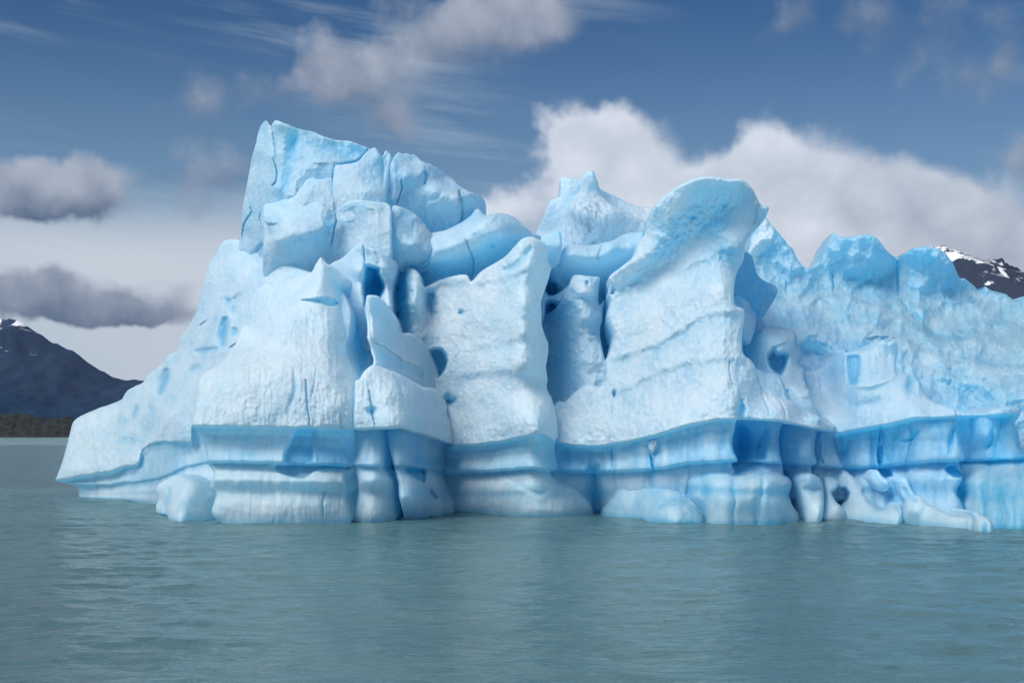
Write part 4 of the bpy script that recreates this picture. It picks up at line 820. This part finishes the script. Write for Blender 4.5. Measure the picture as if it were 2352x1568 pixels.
Ice('ice_block', Z6((360, 660), (410, 715), (480, 745), (540, 780), (620, 790), (700, 800), (760, 848), (800, 920), (825, 990), (850, 1100), (870, 1180), (700, 1200), (500, 1000), (400, 850)),
    [(1735, 848, 85.6), (1760, 862, 86), (1785, 866, 86), (1760, 885, 84.8), (1795, 895, 85.2), (1800, 920, 84.6)], R=7, Rd=.6, clear=.4, thick=3).rough(.15, .08).build()
Ice('ice_block', Z6((1060, 760), (1150, 755), (1230, 742), (1320, 712), (1420, 620), (1480, 540), (1490, 490), (1560, 465), (1680, 470)) + R8((1120, 188), (1290, 168), (1330, 135), (1385, 105), (1410, 122), (1440, 112), (1470, 110), (1484, 180), (1470, 280), (1480, 342), (1530, 340), (1600, 360), (1640, 400), (1670, 480), (1750, 540), (1830, 560), (1880, 590), (1892, 650), (1890, 720), (1902, 780), (1925, 860), (1946, 925), (1900, 945), (1930, 1050), (1885, 1150), (1920, 1220), (1955, 1300), (1960, 1440), (1300, 1440), (1100, 1300), (1090, 1000), (1060, 900), (1035, 780), (1030, 700), (900, 600), (840, 400)),
    [(1850, 860, 93), (1890, 846, 93), (1912, 820, 92), (1885, 890, 93), (1910, 880, 92.4), (1915, 930, 91), (1935, 870, 90), (1900, 950, 89.4), (1945, 840, 89), (1960, 890, 86.8), (1950, 930, 87.2), (1916, 975, 87.6), (1925, 990, 87), (1968, 980, 85.4), (2028, 970, 83.6), (2101, 953, 81.2), (2192, 950, 79.8), (1980, 810, 88.2), (2040, 790, 87.6), (2055, 820, 87.8), (2000, 860, 86), (2050, 870, 85.4), (2000, 930, 85), (2060, 920, 83.8), (2090, 875, 85), (2120, 910, 84), (2150, 935, 82), (2100, 930, 82.4),
     (1960, 1100, 87), (2010, 1100, 85), (2060, 1100, 83.4), (2120, 1100, 81.6), (2190, 1100, 80.6), (2000, 1190, 84.6), (2100, 1190, 81), (2200, 1190, 80)],
    R=8, Rd=.8, clear=.34, thick=8, label='castle-like right block with stepped shoulders') \
    .bands(1.0, 1.3, -.05, .2, 18, clear=.45, lobe=.5, per=58.) \
    .poly(R8((1135, 215), (1220, 215), (1225, 300), (1200, 420), (1140, 420), (1125, 330)), .7, 9, .4).crack(R8((1140, 425), (1300, 420), (1470, 360)), 6, -.3, -.1).blob(*R8((1570, 410))[0], 8, 22, .5, 5, 1.2, .3).crack(R8((1060, 470), (1200, 560), (1380, 540), (1600, 500)), 12, .25, .05) \
    .crack(R8((1362, 700), (1355, 800), (1345, 900), (1360, 965)), 5, 1.0, .5, False).poly(R8((1345, 830), (1380, 820), (1380, 960), (1340, 960)), .8, 6, .4).poly(R8((1335, 985), (1420, 985), (1450, 1060), (1400, 1060), (1350, 1030)), 1.0, 6, .5).poly(R8((1480, 790), (1560, 780), (1610, 720), (1640, 730), (1600, 790), (1520, 820)), .3, 8, .25) \
    .poly(R8((1805, 985), (1860, 960), (1900, 1000), (1940, 1040), (1900, 1060), (1830, 1030)), .9, 6, .5).crack(R8((1840, 900), (1850, 780), (1885, 680)), 6, .4, .25).rough(.25, .07, .05).build()
Ice('ice_toe', crust=.1, outline=R8((1300, 1010), (1340, 1000), (1380, 1050), (1430, 1090), (1415, 1140), (1370, 1150), (1320, 1120), (1280, 1060)),
    ctrl=[(2005, 1085, 84.4), (2030, 1105, 83), (2040, 1115, 83), (2020, 1120, 83.6)], R=9, Rd=.8, clear=.34, thick=3).rough(.1, .03).build()
Ice('ice_toe', crust=.1, outline=R8((1450, 1070), (1500, 1045), (1550, 1060), (1570, 1110), (1600, 1170), (1640, 1180), (1700, 1235), (1780, 1280), (1850, 1308), (1920, 1318), (1975, 1320), (1990, 1295), (2020, 1285), (2060, 1310), (2105, 1330), (2140, 1375), (2152, 1430), (2150, 1500), (1900, 1500), (1520, 1430), (1510, 1340), (1525, 1220), (1490, 1180)),
    ctrl=[(2060, 1105, 82.6), (2080, 1110, 82), (2065, 1140, 82.4), (2085, 1150, 80.8), (2100, 1170, 79.4), (2130, 1170, 79.4), (2180, 1190, 77), (2150, 1200, 78), (2090, 1196, 80.4), (2230, 1195, 75.4), (2230, 1215, 75), (2262, 1195, 73.6), (2280, 1215, 73.2), (2250, 1222, 73.2)], R=12, Rd=1.0, clear=.34, thick=4, label='low white toe stretching furthest towards the camera') \
    .crack(R8((1990, 1310), (2000, 1370), (1990, 1420)), 6, .35, .15).blob(*R8((2080, 1400))[0], 7, 16, .4).crack(R8((1520, 1120), (1560, 1180), (1620, 1220)), 8, .35, .2).rough(.2, .06).build()
Ice('ice_block', R8((1870, 600), (1950, 602), (2010, 605), (2090, 602), (2120, 582), (2180, 568), (2230, 560), (2300, 565), (2330, 590), (2315, 640), (2290, 680), (2320, 760), (2320, 830), (2360, 900), (2480, 900), (2560, 960), (2560, 1500), (1900, 1500), (1960, 1300), (1885, 1150), (1940, 1020), (1900, 950), (1880, 800)),
    [(2200, 950, 83), (2250, 955, 82.6), (2310, 945, 82), (2335, 950, 82.6), (2210, 1000, 84), (2235, 1040, 84), (2260, 1000, 81.6), (2300, 1000, 81.4), (2330, 1020, 82), (2290, 1045, 80.8), (2350, 1045, 80.6), (2420, 1045, 80), (2230, 1100, 80.4), (2300, 1100, 78), (2400, 1100, 76), (2205, 1130, 82.4), (2235, 1165, 79), (2300, 1170, 75.6), (2300, 1215, 74.8), (2400, 1215, 74)],
    R=10, Rd=.9, clear=.36, thick=8, label='outermost right block cut off by the picture edge') \
    .bands(.5, 1.4, 0, .15, 22, clear=.4, lobe=.55, per=62.).blob(*R8((1920, 1150))[0], 10, 18, 1.0, 0, 1.3, .4).crack(R8((2140, 700), (2130, 800), (2080, 870)), 6, .4, .25).rough(.2, .06).build()

# ---- shells beside the fin and the blue slope behind
Ice('ice_shell', [(1688, 660), (1696, 620), (1704, 592), (1714, 578), (1727, 588), (1733, 608), (1738, 626), (1748, 640), (1762, 648), (1777, 655), (1786, 665), (1783, 681), (1773, 698), (1761, 718), (1745, 738), (1732, 768), (1700, 770), (1680, 710)],
    [(1692, 660, 96), (1715, 600, 95), (1730, 610, 94.4), (1715, 660, 95.4), (1745, 660, 93), (1782, 668, 91.6), (1765, 690, 92.4), (1740, 720, 93), (1710, 720, 95), (1725, 740, 93.4)], R=6, Rd=.6, clear=.5, thick=3, label='curved blue shell of ice beside the fin') \
    .crack(Z4((620, 1130), (630, 1300), (560, 1480)), 6, -.4, -.15).rough(.12, .05).build()
Ice('ice_shell', [(1679, 690), (1688, 682), (1698, 680), (1712, 688), (1721, 697), (1725, 711), (1737, 721), (1733, 760), (1720, 790), (1690, 760)],
    [(1685, 700, 91), (1700, 690, 90.6), (1718, 705, 90.4), (1715, 740, 90), (1730, 730, 91)], R=6, Rd=.6, clear=.4, thick=3).rough(.1, .05).build()
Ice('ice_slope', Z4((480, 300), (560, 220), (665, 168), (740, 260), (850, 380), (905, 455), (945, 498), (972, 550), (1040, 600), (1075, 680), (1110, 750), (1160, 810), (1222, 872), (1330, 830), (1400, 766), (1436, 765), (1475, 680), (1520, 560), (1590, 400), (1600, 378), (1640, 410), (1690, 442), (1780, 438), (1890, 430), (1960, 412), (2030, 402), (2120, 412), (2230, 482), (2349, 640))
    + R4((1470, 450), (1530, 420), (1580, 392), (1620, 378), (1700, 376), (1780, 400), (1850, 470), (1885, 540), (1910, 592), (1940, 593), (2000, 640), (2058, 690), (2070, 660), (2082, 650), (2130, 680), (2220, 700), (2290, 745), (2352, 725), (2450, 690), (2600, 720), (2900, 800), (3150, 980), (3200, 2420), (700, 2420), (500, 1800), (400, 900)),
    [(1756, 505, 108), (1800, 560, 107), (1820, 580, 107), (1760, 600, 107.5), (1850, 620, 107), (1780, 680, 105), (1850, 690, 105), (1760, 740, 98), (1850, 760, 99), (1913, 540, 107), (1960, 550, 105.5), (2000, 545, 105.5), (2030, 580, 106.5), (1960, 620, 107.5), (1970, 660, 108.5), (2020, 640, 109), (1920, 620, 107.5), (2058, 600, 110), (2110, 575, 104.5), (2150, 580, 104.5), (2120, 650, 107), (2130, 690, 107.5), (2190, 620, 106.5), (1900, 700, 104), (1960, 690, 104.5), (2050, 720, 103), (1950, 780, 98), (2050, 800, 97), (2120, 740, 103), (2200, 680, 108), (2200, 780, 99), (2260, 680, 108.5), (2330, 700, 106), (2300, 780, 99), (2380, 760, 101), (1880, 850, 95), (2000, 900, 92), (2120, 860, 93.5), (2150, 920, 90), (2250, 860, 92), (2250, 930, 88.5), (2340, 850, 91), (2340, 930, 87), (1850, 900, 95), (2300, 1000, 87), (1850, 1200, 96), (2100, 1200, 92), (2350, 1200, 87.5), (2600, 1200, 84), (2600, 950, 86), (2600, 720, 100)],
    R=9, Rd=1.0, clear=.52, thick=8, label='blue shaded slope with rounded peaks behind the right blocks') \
    .crack(R4((1480, 470), (1478, 560), (1485, 720)), 5, 1.2, .4).crack(R4((1030, 560), (1040, 640), (1035, 690)), 4, .8, .3) \
    .crack(R4((1100, 720), (1300, 790), (1500, 870), (1700, 990)), 8, -.6, -.1).crack(R4((715, 610), (712, 700)), 3, .6, .3).crack(R4((1500, 740), (1650, 900), (1780, 1000), (1950, 1000)), 8, .7, .15).crack(R4((1270, 1000), (1340, 985), (1480, 1000)), 4, -.5, -.15) \
    .poly(R4((480, 300), (570, 180), (640, 260), (600, 380), (520, 440), (490, 520), (440, 440)), -.3, 10, -.45).blob(*R4((1880, 1360))[0], 60, 20, 1.2, 12, 1, .05).blob(*R4((2050, 1450))[0], 40, 22, 1.4, 0, 1, .05).blob(*R4((960, 1120))[0], 40, 14, 1.4, 10, 1, .05).ledge(R4((620, 820), (850, 740), (1050, 705), (1250, 770), (1500, 870), (1750, 1000), (2100, 1010), (2500, 1080)), -1.6, 26, 40, -.15, 14).ledge(R4((800, 960), (1100, 900), (1400, 960), (1700, 1100), (2000, 1190), (2500, 1220)), -1.2, 24, 40, -.15, 14).ledge(R4((1350, 1150), (1600, 1180), (1900, 1290), (2500, 1340)), -1.0, 20, 30, -.1, 12).rough(1.2, .04, .4, .12, 60, 3.0).build()
